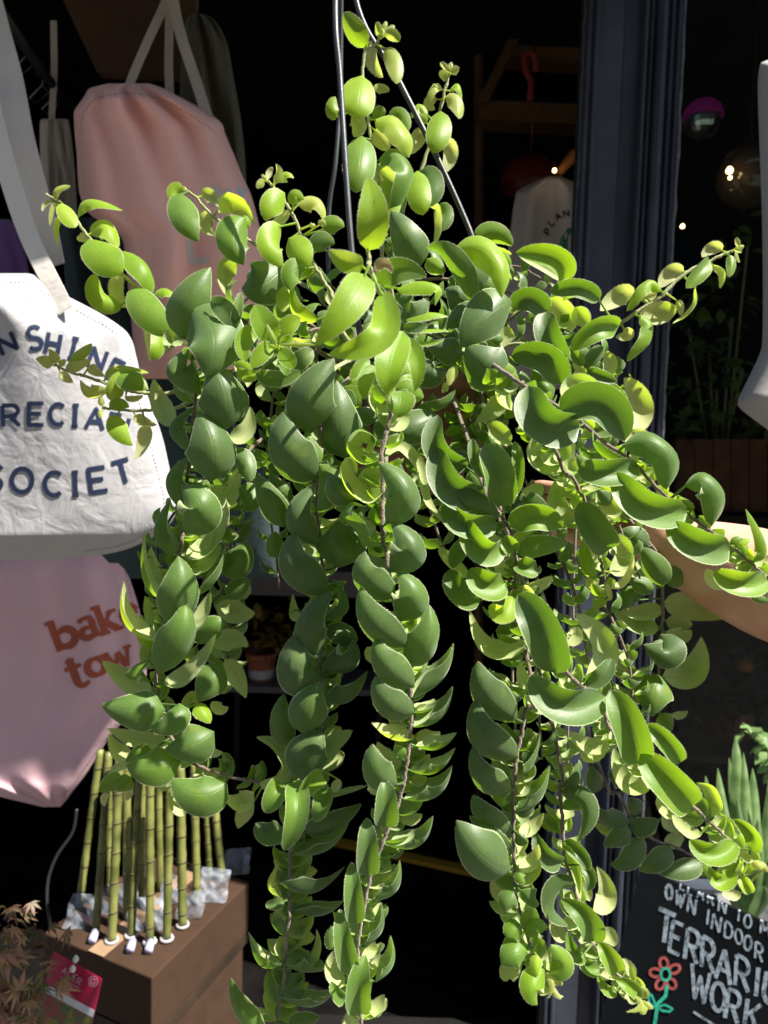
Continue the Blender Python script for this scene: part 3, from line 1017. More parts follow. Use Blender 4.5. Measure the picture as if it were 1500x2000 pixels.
def leaf_mesh(name, leaves, parent):
    V = []; F = []; UV = []; AG = []; MI = []
    for lf in leaves:
        b = len(V); V += lf.v; F += [tuple(i+b for i in f) for f in lf.f]; MI += [0]*len(lf.f)
        UV += lf.uv; AG += [(lf.age, lf.rnd, lf.dry, 1)]*len(lf.v)
        b = len(V); V += lf.hv; F += [tuple(i+b for i in f) for f in lf.hf]; MI += [1]*len(lf.hf)
        UV += [(.5,.5)]*len(lf.hv); AG += [(lf.age, lf.rnd, 0, 1)]*len(lf.hv)
    o = mesh_obj(name, V, F, M_LEAF)
    o.data.materials.append(M_HAIR)
    me = o.data
    me.polygons.foreach_set('material_index', MI)
    ul = me.uv_layers.new(name='UVMap')
    li = np.empty(len(me.loops), np.int32); me.loops.foreach_get('vertex_index', li)
    ul.data.foreach_set('uv', np.array(UV, np.float32)[li].ravel())
    ca = me.color_attributes.new('age', 'FLOAT_COLOR', 'POINT')
    ca.data.foreach_set('color', np.array(AG, np.float32).ravel())
    attach(o, parent)
    return o

# ---------------------------------------------------------------- read the survey
REG = {'a':(0,0),'b':(500,0),'c':(1000,0),'d':(0,500),'e':(500,500),'f':(1000,500),'g':(0,1000),'h':(500,1000),'i':(1000,1000),'j':(0,1500),'k':(500,1500),'l':(1000,1500)}
def px(reg, x, y): o = REG[reg]; return o[0]+x/3, o[1]+y/3
vines = []; reg = 'a'
for line in VINES.strip().split('\n'):
    line = line.strip()
    if line.startswith('V '):
        _, d, a = line.split(); vines.append(dict(d=float(d), age=float(a), stem=[], leaves=[]))
    elif line.startswith('S '):
        tk = line.split()[1:]; i = 0; r = 'a'; reg = tk[0][1]
        while i < len(tk):
            if tk[i][0] == '@': r = tk[i][1]; i += 1; continue
            vines[-1]['stem'].append(px(r, float(tk[i]), float(tk[i+1]))); i += 2
    elif line.startswith('@'): reg = line[1]
    else:
        a, b = line.split('|'); n = [float(x) for x in a.split()]; q = [float(x) for x in b.split()]
        vines[-1]['leaves'].append(([px(reg, n[i], n[i+1]) for i in range(0, len(n), 2)], q[0]/3, q[1], q[2], q[3] if len(q) > 3 else None, q[4] if len(q) > 4 else 0.0, reg))
CAM_R = CAM_M.to_3x3()
IX, IY, IZ = CAM_R @ Vector((1,0,0)), CAM_R @ Vector((0,1,0)), CAM_R @ Vector((0,0,1))
def curve2d(p, n):
    if len(p) == 3:
        (x0,y0),(xm,ym),(x1,y1) = p; cx, cy = 2*xm-(x0+x1)/2, 2*ym-(y0+y1)/2
        return [((1-t)**2*x0+2*t*(1-t)*cx+t*t*x1, (1-t)**2*y0+2*t*(1-t)*cy+t*t*y1) for t in [i/(n-1) for i in range(n)]]
    c = smooth_path(p, 12); L = [0]
    for a, b in zip(c, c[1:]): L.append(L[-1]+np.linalg.norm(b-a))
    return [(np.interp(L[-1]*i/(n-1), L, [q[0] for q in c]), np.interp(L[-1]*i/(n-1), L, [q[1] for q in c])) for i in range(n)]

plant_c = at(800, 850, .84)
plant = empty('hanging_plant', plant_c, 'hanging basket of long trailing stems with curled glossy green leaves', 'plant')
all_leaves = []
stem_objs = []
def add_stem(pts, r0, r1, m):
    P = [Vector(p) for p in smooth_path(pts, 8)]
    n = len(P)
    P = [p + Vector((random.gauss(0,1),random.gauss(0,1),random.gauss(0,1)))*.00035 for p in P]
    rad = [r0+(r1-r0)*i/(n-1) for i in range(n)]
    rad = [r*(1+.22*(i % 7 == 0)) for i, r in enumerate(rad)]
    mb = MB(); mb.tube(P, rad, 8)
    # short downy hairs along the stem
    for i in range(n-1):
        for q in range(5):
            c = P[i].lerp(P[i+1], random.random()); d = Vector((random.gauss(0,1),random.gauss(0,1),random.gauss(0,1))).normalized()
            t = (P[i+1]-P[i]).normalized(); d = (d - t*d.dot(t)).normalized()
            mb.add([c+d*rad[i]*.9-t*.00008, c+d*rad[i]*.9+t*.00008, c+d*(rad[i]+random.uniform(.0004,.001))], [(0,1,2)])
    o = mb.build('vine', m, plant, True)
    stem_objs.append(o)
    return o, P
for vi, v in enumerate(vines):
    d0 = v['d']
    sp = v['stem']; k = len(sp)
    xs0, xs1 = sp[0], sp[-1]
    pts = [at(x, y, d0) for x, y in sp]
    # which end is the growing tip: the end farther from the pot
    c2 = (800, 760)
    tip_first = math.hypot(xs0[0]-c2[0], xs0[1]-c2[1]) > math.hypot(xs1[0]-c2[0], xs1[1]-c2[1])
    root, rp = (pts[-1], sp[-1]) if tip_first else (pts[0], sp[0])
    # join the stem to the soil of the pot
    soil = at(800+max(-90,min(90,(rp[0]-800)*.3)), 735, .84+random.uniform(-.05,.04))
    mid_ = root.lerp(soil, .5) + Vector((0,0,.02))
    pts = pts + [mid_, soil] if tip_first else [soil, mid_] + pts
    sz = .0020 if v['age'] < .4 else .0023
    o, P = add_stem(pts, sz*.6 if tip_first else sz, sz if tip_first else sz*.6, M_STEM if v['age'] < .45 else M_STEMG)
    v['obj'] = o; v['P'] = P; v['dir'] = -1.0 if tip_first else 1.0
    for (p2, w, rho, fold, age, dz, rg_) in v['leaves']:
        young = vi in (7,8,9,10,11) or (rg_ in 'kl' and vi in (4,5,13))
        if abs(rho) <= 20 and w > 9:
            if young: fold = -max(.72, 1.15*fold)
            elif vi in (0,1,2,14,15,16,17,18): fold = fold*.8
            elif vi not in (19,20): fold = max(fold, .5)*1.15
            elif vi in (19,20): fold = -.5*fold
        if 80 <= abs(rho) <= 102: rho += 11 if rho > 0 else -11
        n = 16 if len(p2) <= 4 else 26
        c = curve2d(p2, n)
        Lpx = sum(math.hypot(b[0]-a[0], b[1]-a[1]) for a, b in zip(c, c[1:]))
        L = Lpx/FPX*d0; rr = R(rho)
        off = .0 + dz*.001 + (.006 if abs(rho) < 40 else (-.006 if abs(rho) > 150 else 0))
        bow = 1.0 if w > 20 else .5
        mid = []; nr = []
        for i, (x, y) in enumerate(c):
            u = i/(n-1)
            z = math.cos(rr)*L*(1.08*u-1.0*u*u)*.88*bow
            if abs(rho) <= 30 and p2[-1][1] > p2[0][1]: z += .30*(y-p2[0][1])/FPX*d0
            mid.append(at(x, y, d0 - off - z))
            a, b = c[max(i-1,0)], c[min(i+1,n-1)]
            tx, ty = b[0]-a[0], -(b[1]-a[1]); q = math.hypot(tx,ty) or 1
            vd = (ORG - mid[-1]).normalized(); perp = IX*(-ty/q) + IY*(tx/q); perp = (perp - vd*perp.dot(vd)).normalized()
            nr.append(vd*math.cos(rr) + perp*math.sin(rr))
        ff_ = min(1.25, 1.3*abs(fold)); wt = w/FPX*d0*((1.25 if young else 1.5) if 55 <= abs(rho) <= 135 else 1.06*ff_/math.sin(ff_)*(.80 if fold < 0 else (.88 if abs(rho) > 140 else (1.16 if vi in (3,4,5,6) else 1.06))))
        if age is None: age = v['age'] + .2
        sd = min(P, key=lambda s: (s-mid[0]).length_squared)
        pet = sd if (sd-mid[0]).length < .035 else None
        lf = make_leaf(mid, nr, wt, fold, min(1.0, age), random.random(), pet, n, hairs=1.0, dry=1 if age >= 2 else 0, rd=(.85 if vi in (0,7,8,9,10,11,15,16,20) else random.uniform(.05,.35)))
        lf.vine = vi; all_leaves.append(lf)

# stems in the heart of the basket, leaves set in crossed pairs that curl back to the stem
def auto_leaf(base, o, t, L, w, curl, fold, age):
    n = 14; mid = []; nr = []; p = base.copy(); o = (o-t*o.dot(t)).normalized()
    for i in range(n):
        u = i/(n-1); a = -.25 + curl*u**1.2
        mid.append(p.copy()); nr.append(t*math.cos(a)+o*math.sin(a))
        p = p + (o*math.cos(a)-t*math.sin(a))*(L/(n-1))
    return make_leaf(mid, nr, w, fold, age, random.random(), None, n, hairs=.4)
for vi in (3,4,5,6,8,9,11,13):                 # far side of the ropes: pairs that point away or sideways, mostly seen from below
    v = vines[vi]; P = v['P']; L = 0; nxt = .02; k = 0
    for a, b in zip(P, P[1:]):
        L += (b-a).length
        if L < nxt: continue
        nxt = L + random.uniform(.010,.017); k += 1
        cc = CAM_M.inverted() @ b; yy = 1000-cc.y/-cc.z*FPX
        if not (640 < yy < 2150): continue
        t = (b-a).normalized()*v['dir']
        if t.length < .1: continue
        for s in (-1, 1):
            w_ = random.uniform(.25,.9) if k % 2 else random.uniform(.8,1.0)
            away = random.uniform(.9,1.5) if (vi == 3 or k % 2 == 0) else random.uniform(.35,.85)
            if vi == 3: w_ *= .8
            oo = IX*s*w_ - IZ*away + IY*random.uniform(-.15,.15)
            ln = random.uniform(.026,.036) if vi < 8 else random.uniform(.020,.029)
            lf = auto_leaf(b - IZ*.003, oo, t, ln, ln*random.uniform(.34,.42), random.uniform(1.3,2.3), random.uniform(.5,.9), random.uniform(.15,.6))
            lf.vine = vi; all_leaves.append(lf)
inner_vines = []
for st in INNER:
    pts = [at(800+max(-90,min(90,(st[0][0]-800)*.3)), 735, .85)] + [at(*q) for q in st]
    o, P = add_stem(pts, .0018, .0011, M_STEM)
    idx = len(vines) + len(inner_vines); inner_vines.append(o)
    L = 0; nxt = .03; k = 0; phi = random.uniform(0, math.pi)
    for a, b in zip(P, P[1:]):
        L += (b-a).length
        if L > nxt:
            nxt += random.uniform(.017,.024); k += 1
            t = (b-a).normalized(); e1 = t.orthogonal().normalized(); e2 = t.cross(e1)
            f = phi + k*math.pi/2
            for s in (0, math.pi):
                oo = e1*math.cos(f+s)+e2*math.sin(f+s)
                ln = random.uniform(.024,.033) if min(q[1] for q in st) > 850 else random.uniform(.030,.042)
                lf = auto_leaf(b + oo*.0015, oo, t, ln, ln*random.uniform(.30,.38), random.uniform(1.9,3.0), random.uniform(.4,.8), random.uniform(0,.35))
                lf.vine = idx; all_leaves.append(lf)
vine_objs = [v['obj'] for v in vines] + inner_vines

# which hundred leaves show largest: those are parts of their stems, the others one mass of foliage
Vb = []; Fb = []; own = []
for i, lf in enumerate(all_leaves):
    b = len(Vb); Vb += lf.v; Fb += [tuple(q+b for q in f) for f in lf.f]; own += [i]*len(lf.f)
bvh = BVHTree.FromPolygons(Vb, Fb)
inv = CAM_M.inverted(); seen = [0.0]*len(all_leaves)
fpos = 0
for i, lf in enumerate(all_leaves):
    for f in lf.f:
        if random.random() > .35: continue
        c = (lf.v[f[0]]+lf.v[f[2]])*.5; cc = inv @ c
        x, y = 750+cc.x/-cc.z*FPX, 1000-cc.y/-cc.z*FPX
        if not (0 < x < 1500 and 0 < y < 2000): continue
        hit = bvh.ray_cast(ORG, (c-ORG).normalized())
        if hit[2] is not None and own[hit[2]] == i:
            nn = (lf.v[f[2]]-lf.v[f[0]]).cross(lf.v[f[3 if len(f)>3 else 1]]-lf.v[f[1]])
            seen[i] += abs(nn.dot((c-ORG).normalized()))/cc.z**2
rank = sorted(range(len(all_leaves)), key=lambda i: -seen[i])
big = set(rank[:100])
for i in rank[:100]: leaf_mesh('leaf', [all_leaves[i]], vine_objs[all_leaves[i].vine])
rest = leaf_mesh('small_leaves', [all_leaves[i] for i in rank[100:]], plant)
rest['kind'] = 'stuff'
print('LEAVES', len(all_leaves))

# pot, soil and wires
M_POT = mat('pot_plastic', (.20,.085,.06), .5, .4, noise=.12, scale=30)
M_SOIL = mat('potting_soil', (.03,.022,.015), .95, .1, noise=.5, scale=120, bump=1, bscale=150)
M_WIRE = mat('hanger_plastic', (.034,.038,.040), .42, .5, noise=.15, scale=60, bump=.15, bscale=900)
pc = at(800, 745, .84)
mb = MB(); mb.lathe(pc, [(.02,-.125),(.058,-.125),(.062,-.12),(.080,-.012),(.087,-.012),(.089,.004),(.085,.006),(.081,.004),(.078,-.014),(.07,-.03)], 40)
mb.add([pc+Vector((.058*math.cos(2*math.pi*j/40),.058*math.sin(2*math.pi*j/40),-.1245)) for j in range(40)], [tuple(range(40))])
mb.build('pot', M_POT, plant, True)
mb = MB(); n = 40
mb.add([pc+Vector((.0785*math.cos(2*math.pi*j/n),.0785*math.sin(2*math.pi*j/n),-.012)) for j in range(n)] + [pc+Vector((0,0,-.002))], [(j,(j+1)%n,n) for j in range(n)])
mb.build('soil', M_SOIL, plant, True)
hook = at(668, -330, .83)
def wire(pts, r):
    P = [Vector(p) for p in smooth_path(pts, 10)]
    m_ = MB(); m_.tube(P, r, 10); return m_.build('hanger_wire', M_WIRE, plant, True)
wire([hook, at(655,0,.76), at(664,150,.75), at(676,340,.74), at(688,500,.735), at(715,760,.735), at(742,865,.745), pc+Vector((-.03,-.083,-.006))], .0032)
wire([hook, at(694,-5,.80), at(775,150,.80), at(850,300,.80), at(905,420,.80), at(932,490,.80), at(985,640,.82), pc+Vector((.082,-.02,-.006))], .0030)
wire([hook, at(666,80,.88), at(664,200,.88), at(655,320,.88), at(642,425,.89), at(650,600,.90), pc+Vector((-.05,.07,-.006))], .0028)
mb = MB(); hp = [hook+Vector((.0,0,-.01))] + [hook+Vector((.02*math.sin(a),0,.03+.02*-math.cos(a))) for a in [i*.5 for i in range(0,10)]]
mb.tube(hp, .0035, 8); mb.build('hook', M_WIRE, plant, True)
# ---------------------------------------------------------------- ground
YF = 1.75                                       # plane of the shop front
M_PAVE = mat('pavement', (.11,.105,.10), .85, .3, noise=.25, scale=6, bump=.6, bscale=90)
g = mesh_obj('pavement', [(-60,-80,0),(60,-80,0),(60,YF,0),(-60,YF,0)], [(0,1,2,3)], M_PAVE, smooth=False); g['kind'] = 'structure'
g = mesh_obj('ground', [(-300,-300,-.03),(300,-300,-.03),(300,300,-.03),(-300,300,-.03)], [(0,1,2,3)], mat('asphalt', (.06,.06,.06), .9, .3, noise=.3, scale=3), smooth=False); g['kind'] = 'structure'
M_DFLOOR = mat('dark_floorboards', (.006,.0055,.0055), .9, .03, noise=.4, scale=12)
g = mesh_obj('shop_floor', [(-4,YF,.004),(4,YF,.004),(4,5.6,.004),(-4,5.6,.004)], [(0,1,2,3)], M_DFLOOR, smooth=False); g['kind'] = 'structure'

# ---------------------------------------------------------------- shop building
M_NAVY = mat('navy_paint', (.040,.046,.064), .45, .5, noise=.22, scale=14, bump=.25, bscale=120)
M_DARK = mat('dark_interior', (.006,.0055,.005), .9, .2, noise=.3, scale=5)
M_WOODD = mat('dark_wood', (.030,.018,.010), .7, .3, noise=.4, scale=8)
shop = empty('shop_building', (0, YF+.1, 0), 'dark shop building with navy moulded door frame and open black doorway', 'building')
xL = at_y(1148, 0, YF).x; xR = at_y(1346, 0, YF).x
def pil_x(pxx): return at_y(pxx, 0, YF).x
# door post: moulded profile in plan, (survey x at the top edge, set-back of the face)
prof = [(1147,.035),(1147,.018),(1150,.010),(1154,.004),(1158,.004),(1161,.010),(1164,.012),(1168,.004),(1173,.004),(1175,.016),(1178,.020),
        (1226,.020),(1229,.030),(1233,.034),(1262,.034),(1264,.014),(1267,.008),(1271,.008),(1273,.018),(1276,.018),(1278,.006),(1281,.004),(1284,.018),(1287,.020),
        (1289,.008),(1292,.001),(1298,-.004),(1304,-.004),(1308,.002),(1311,.014),(1315,.018),(1318,.008),(1323,.006),(1326,.018),(1330,.022),(1333,.012),(1338,.010),(1342,.016),(1346,.03),(1346,.055)]
vs = []; fs = []
k = len(prof)
for z in (0.0, 3.1):
    for x, y in prof: vs.append((pil_x(x), YF+y, z))
fs = [(i, i+1, k+i+1, k+i) for i in range(k-1)]
b = len(vs)
for z in (0.0, 3.1): vs += [(xL, YF+.06, z), (xR, YF+.06, z)]
fs += [(0, b, b+2, k), (k-1, 2*k-1, b+3, b+1), (b, b+1, b+3, b+2)]
fs = [tuple(f) for f in fs]
# front faces need to look at -y
fs = fs
post = mesh_obj('door_post', vs, fs, M_NAVY, shop, smooth=False)
M_SEAL = mat('silicone_seal', (.08,.085,.09), .3, .6, noise=.5, scale=90, bump=1.0, bscale=160)
for nm, X, r in (('glass_seal', xR-.004, .0045), ('glass_seal', xL-.002, .0022)):
    mb = MB(); mb.tube([(X+random.gauss(0,.0008), YF+.012+random.gauss(0,.001), z*.03) for z in range(0, 103)], [r*random.uniform(.75,1.2) for z in range(0,103)], 6)
    mb.build(nm, M_SEAL, shop, True)
# fascia above, side walls, interior
M_FASC = M_NAVY
mb = MB(); mb.box((-5,YF-.36,2.90),(5,YF+.3,3.6)); mb.build('fascia', M_FASC, shop)
mb = MB(); mb.box((-5,YF+.05,3.6),(5,YF+.4,7)); mb.build('upper_wall', mat('brickwork', (.30,.16,.11), .9, .2, noise=.3, scale=20, bump=.6), shop)
mb = MB(); mb.box((-5,YF+.02,0.0),(-1.25,YF+.14,2.895)); mb.build('side_wall', M_DARK, shop)
mb = MB(); mb.box((2.6,YF+.02,0.0),(5,YF+.14,2.895)); mb.build('side_wall', M_NAVY, shop)
mb = MB(); mb.box((-4,5.5,0.008),(4,5.6,3.2)); mb.build('back_wall', M_DARK, shop)
mb = MB(); mb.box((-4.1,YF+.15,0.008),(-4,5.49,3.2)); mb.box((4,YF+.15,0.008),(4.1,5.49,3.2)); mb.build('inner_wall', M_DARK, shop)
mb = MB(); mb.box((-4,YF+.31,2.95),(4,5.49,3.05)); mb.build('ceiling', M_DARK, shop)
mb = MB(); mb.box((-1.25,YF+.02,.005),(xL-.01,YF+.10,.05)); mb.build('door_threshold', M_DARK, shop)
# stall riser and window
mb = MB(); mb.box((xR+.001,YF+.03,.01),(2.6,YF+.12,.42)); mb.build('stall_riser', M_NAVY, shop)
mb = MB(); mb.box((xR+.001,YF+.012,.42),(2.6,YF+.14,.47)); mb.build('window_sill', M_NAVY, shop)
mg = bpy.data.materials.new('shop_glass'); mg.use_nodes = True; nt = mg.node_tree
nt.nodes.remove(nt.nodes['Principled BSDF'])
tr = nt.nodes.new('ShaderNodeBsdfTransparent'); tr.inputs[0].default_value = (.82,.86,.84,1)
gl = nt.nodes.new('ShaderNodeBsdfGlossy'); gl.inputs['Roughness'].default_value = .03
fr = nt.nodes.new('ShaderNodeFresnel'); fr.inputs[0].default_value = 1.25
mx = nt.nodes.new('ShaderNodeMixShader'); nt.links.new(fr.outputs[0], mx.inputs[0]); nt.links.new(tr.outputs[0], mx.inputs[1]); nt.links.new(gl.outputs[0], mx.inputs[2]); nt.links.new(mx.outputs[0], nt.nodes['Material Output'].inputs[0])
mb = MB(); mb.box((xR-.004,YF+.060,.47),(2.62,YF+.066,2.90)); mb.build('window_pane', mg, shop)

# street side behind the camera: what the glass and gloss see
M_OPP = mat('opposite_brick', (.14,.10,.08), .9, .2, noise=.3, scale=4)
opp = empty('opposite_terrace', (0,-11,0), 'brick terrace of houses standing across the street behind the viewer', 'building')
mb = MB(); mb.box((-16,-16,0),(16,-11,11)); mb.build('wall', M_OPP, opp)
M_OWIN = mat('opposite_window', (.03,.035,.04), .3, .6)
for i in range(8):
    for z in (1.0, 4.2):
        mb = MB(); mb.box((-14+i*3.7,-11.0,z),(-12.6+i*3.7,-10.96,z+1.8)); mb.build('window', M_OWIN, opp)

# ---------------------------------------------------------------- unseen boards added to shade the bags, and the brown board behind
M_PLY = mat('added_shade_board', (.045,.024,.013), .7, .3, noise=.3, scale=7)
zc = 2.60
can = empty('bag_shade_boards', (-1.0,1.45,zc), 'unseen boards added to shade the hanging bags, with a brown board behind', 'canopy')
mb = MB(); mb.box((-2.6,1.05,zc),(-.27,YF+.01,zc+.03)); mb.build('added_shade_board', M_PLY, can)  # out of view, added to keep the sun off the bags' upper parts
c8 = [at_y(100,-260,1.70), at_y(400,-260,1.70), at_y(400,-260,1.73), at_y(100,-260,1.73)]
p1, p2, p3, p4 = at_y(95,-60,1.70), at_y(385,-60,1.70), at_y(378,152,1.70), at_y(190,142,1.70)
dy = Vector((0,.025,0))
mb = MB(); mb.hexa([p4, p3, p3+dy, p4+dy, p1, p2, p2+dy, p1+dy]); mb.build('back_board', mat('back_board', (.06,.030,.016), .75, .3, noise=.3, scale=9), can)
mb = MB(); mb.box((-.268,1.05,zc),(.5,YF+.01,zc+.03)); mb.build('dark_shade_board', M_DARK, can)  # added extension that blocks sun slipping in onto the upper pink bag
# ---------------------------------------------------------------- things deep in the shop
M_SHELF = mat('pine_shelf', (.10,.05,.02), .6, .3, noise=.25, scale=20)
rk = empty('wooden_rack', at_y(1070,200,2.7), 'pale timber rack with a sloping side rail inside the doorway', 'shelf rack')
def beam(a, b, h, th, Y, name, m, par):
    (x0,y0),(x1,y1) = a, b
    q = [at_y(x0,y0+h,Y), at_y(x1,y1+h,Y), at_y(x1,y0*0+y1+h,Y)+Vector((0,th,0)), at_y(x0,y0+h,Y)+Vector((0,th,0)), at_y(x0,y0,Y), at_y(x1,y1,Y), at_y(x1,y1,Y)+Vector((0,th,0)), at_y(x0,y0,Y)+Vector((0,th,0))]
    mm = MB(); mm.hexa(q); return mm.build(name, m, par)
beam((998,52),(1175,64),55,.10,2.7,'shelf',M_SHELF,rk)
beam((935,195),(1175,205),38,.10,2.7,'shelf',M_SHELF,rk)
beam((1020,-15),(1175,-12),18,.10,2.7,'shelf',M_SHELF,rk)
q = [at_y(932,205,2.69), at_y(952,205,2.69), at_y(1052,0,2.69), at_y(1032,0,2.69)]
mb = MB(); dy = Vector((0,-.03,0)); mb.hexa([q[0]+dy,q[1]+dy,q[1],q[0],q[3]+dy,q[2]+dy,q[2],q[3]]); mb.build('side_rail', M_SHELF, rk)
mb = MB(); mb.tube([at_y(935,-60,2.78), at_y(935,1900,2.78)], .018, 8); mb.tube([at_y(1172,-60,2.78), at_y(1160,1900,2.78)], .018, 8); mb.build('rack_post', M_SHELF, rk)
# garments on a rail inside
def sheet(name, rows, Y, thick, m, parent=None, bulge=.02, fold=.006, nx=18, yaw=0.0, seed=1, sag=0.0, floaty=None):
    """cloth body whose outline is given by rows (y, left x, right x) at distance Y; front and back skins with filled rim"""
    rg = random.Random(seed)
    rows = [np.array(r, float) for r in smooth_path(rows, 4)]
    n = len(rows); V = []; F = []
    fr = [(rg.uniform(3,9), rg.uniform(0,6.28), rg.uniform(-3,3)) for _ in range(4)]
    grid = []
    for side in (0, 1):
        for i, (y, xl, xr) in enumerate(rows):
            t = i/(n-1)
            for j in range(nx+1):
                s = j/nx
                p = at_y(xl+(xr-xl)*s, y, Y)
                p = p + Vector((0, (p.x - at_y((rows[0][1]+rows[0][2])/2, y, Y).x)*yaw, 0))
                env = (max(0, 1-abs(2*s-1)**4))**.6 * min(1, 6*t+.12) * min(1, 5*(1-t)+.06)
                w = sum(math.sin(a*s*3.0+b+c*t*2.2)*(.5+.5*math.sin(b*3+t*3)) for a, b, c in fr)*fold*env
                off = -(bulge*env + w + thick*.5) if side == 0 else (bulge*.6*env + thick*.5)
                r = (p-ORG).normalized()
                V.append(p + r*(off/max(.3, r.y)))
    m1 = nx+1; B = n*m1
    for i in range(n-1):
        for j in range(nx):
            F.append((i*m1+j, (i+1)*m1+j, (i+1)*m1+j+1, i*m1+j+1))
            F.append((B+i*m1+j, B+i*m1+j+1, B+(i+1)*m1+j+1, B+(i+1)*m1+j))
    rim = [(0,j) for j in range(nx+1)] + [(i,nx) for i in range(1,n)] + [(n-1,j) for j in range(nx-1,-1,-1)] + [(i,0) for i in range(n-2,0,-1)]
    for q in range(len(rim)):
        a = rim[q]; b = rim[(q+1)%len(rim)]
        ia, ib = a[0]*m1+a[1], b[0]*m1+b[1]
        F.append((ia, ib, B+ib, B+ia))
    o = mesh_obj(name, V, F, m, parent, True)
    return o
def ribbon(name, pts, w, Y, m, parent, th=.003, tw=0.0):
    """flat webbing through survey points (x, y, extra depth)"""
    P = smooth_path([(p[0], p[1], p[2] if len(p) > 2 else 0) for p in pts], 8); n = len(P); V = []; F = []
    for i in range(n):
        a, b = P[max(i-1,0)], P[min(i+1,n-1)]
        tx, ty = b[0]-a[0], b[1]-a[1]; q = math.hypot(tx,ty) or 1
        nx_, ny_ = -ty/q*w/2, tx/q*w/2
        l = at_y(P[i][0]+nx_, P[i][1]+ny_, Y+P[i][2]); r = at_y(P[i][0]-nx_, P[i][1]-ny_, Y+P[i][2])
        dd = Vector((0,th,0)); tt = Vector((0, tw*math.sin(i/n*5), 0))
        V += [l-tt, r+tt, r+tt+dd, l-tt+dd]
    for i in range(n-1):
        for j in range(4): F.append((4*i+j, 4*i+(j+1)%4, 4*(i+1)+(j+1)%4, 4*(i+1)+j))
    F += [(3,2,1,0), tuple(4*(n-1)+j for j in range(4))]
    return mesh_obj(name, V, F, m, parent, False)

# ---------------------------------------------------------------- stroke lettering laid on real surfaces
def arc(cx, cy, rx, ry, a0, a1, n=14): return [(cx+rx*math.cos(R(a0+(a1-a0)*i/n)), cy+ry*math.sin(R(a0+(a1-a0)*i/n))) for i in range(n+1)]
GL = {
 'A': [[(0,0),(.5,1),(1,0)], [(.2,.36),(.8,.36)]],
 'C': [arc(.55,.5,.5,.5,48,312)],
 'D': [[(0,0),(0,1)], [(0,1)]+arc(.3,.5,.65,.5,90,-90)+[(0,0)]],
 'E': [[(.9,1),(0,1),(0,0),(.9,0)], [(0,.52),(.75,.52)]],
 'H': [[(0,0),(0,1)], [(1,0),(1,1)], [(0,.5),(1,.5)]],
 'I': [[(.5,0),(.5,1)], [(.2,0),(.8,0)], [(.2,1),(.8,1)]],
 'i': [[(.5,0),(.5,1)]],
 'K': [[(0,0),(0,1)], [(.9,1),(0,.42)], [(.3,.6),(.95,0)]],
 'L': [[(0,1),(0,0),(.85,0)]],
 'M': [[(0,0),(.08,1),(.5,.3),(.92,1),(1,0)]],
 'N': [[(0,0),(0,1),(1,0),(1,1)]],
 'O': [arc(.5,.5,.5,.5,90,450,22)],
 'P': [[(0,0),(0,1)], [(0,1)]+arc(.5,.74,.4,.26,90,-90)+[(0,.48)]],
 'R': [[(0,0),(0,1)], [(0,1)]+arc(.5,.74,.4,.26,90,-90)+[(0,.48)], [(.4,.48),(.95,0)]],
 'S': [arc(.5,.75,.42,.25,30,270,12)+arc(.5,.25,.45,.25,90,-150,12)],
 'T': [[(0,1),(1,1)], [(.5,1),(.5,0)]],
 'U': [[(0,1),(0,.38)]+arc(.5,.38,.5,.38,180,360)+[(1,1)]],
 'W': [[(0,1),(.25,0),(.5,.75),(.75,0),(1,1)]],
 'Y': [[(0,1),(.5,.48),(1,1)], [(.5,.48),(.5,0)]],
}
def stroke_surface(bvh, offset):
    def f(x, y, extra=0.0):
        r = ray(x, y).normalized()
        h = bvh.ray_cast(ORG, r)
        if h[0] is None: return None
        return h[0] - r*(offset+extra)
    return f
def obj_bvh(o):
    me = o.data; M = o.matrix_world
    return BVHTree.FromPolygons([v.co.copy() for v in me.vertices], [tuple(p.vertices) for p in me.polygons])
def draw_strokes(mb, strokes, surf, lift0=.0):
    """strokes: list of (list of survey points, width in survey px or list)"""
    for si, (pts, w) in enumerate(strokes):
        D = []                                  # resample
        L = [0]
        for a, b in zip(pts, pts[1:]): L.append(L[-1]+math.hypot(b[0]-a[0], b[1]-a[1]))
        if L[-1] < .01: continue
        n = max(3, int(L[-1]/2.0))
        X = np.interp(np.linspace(0,L[-1],n), L, [p[0] for p in pts]); Y_ = np.interp(np.linspace(0,L[-1],n), L, [p[1] for p in pts])
        ws = np.interp(np.linspace(0,1,n), np.linspace(0,1,len(w)), w) if hasattr(w,'__len__') else np.full(n, w)
        prev = None; ex = lift0 + (si%7)*.00009
        cap = []
        def end(x, y, tx, ty, ww, sgn):
            out = []
            return out
        for i in range(n):
            a, b = max(i-1,0), min(i+1,n-1)
            tx, ty = X[b]-X[a], Y_[b]-Y_[a]; q = math.hypot(tx,ty) or 1
            nx_, ny_ = -ty/q*ws[i]/2, tx/q*ws[i]/2
            ext = 0
            row = [surf(X[i]+nx_*s, Y_[i]+ny_*s, ex) for s in (-1,-.33,.33,1)]
            if any(p is None for p in row): prev = None; continue
            if prev is not None:
                for j in range(3): mb.add([prev[j], prev[j+1], row[j+1], row[j]], [(0,1,2,3)])
            prev = row
def glyph(ch, cx, cy, h, w, rot=0.0, slant=0.0, dy=None):
    """strokes of a letter centred at (cx, cy) in survey px; rot in degrees counter-clockwise"""
    c, s = math.cos(R(rot)), math.sin(R(rot)); out = []
    c2, s2 = (c, s) if dy is None else (math.cos(R(dy)), math.sin(R(dy)))
    for st in GL[ch]:
        q = []
        for x, y in st:
            u = (x-.5)*w; v = (y-.5)*h
            q.append((cx + u*c - v*s2, cy - (u*s + v*c2)))
        out.append(q)
    return out
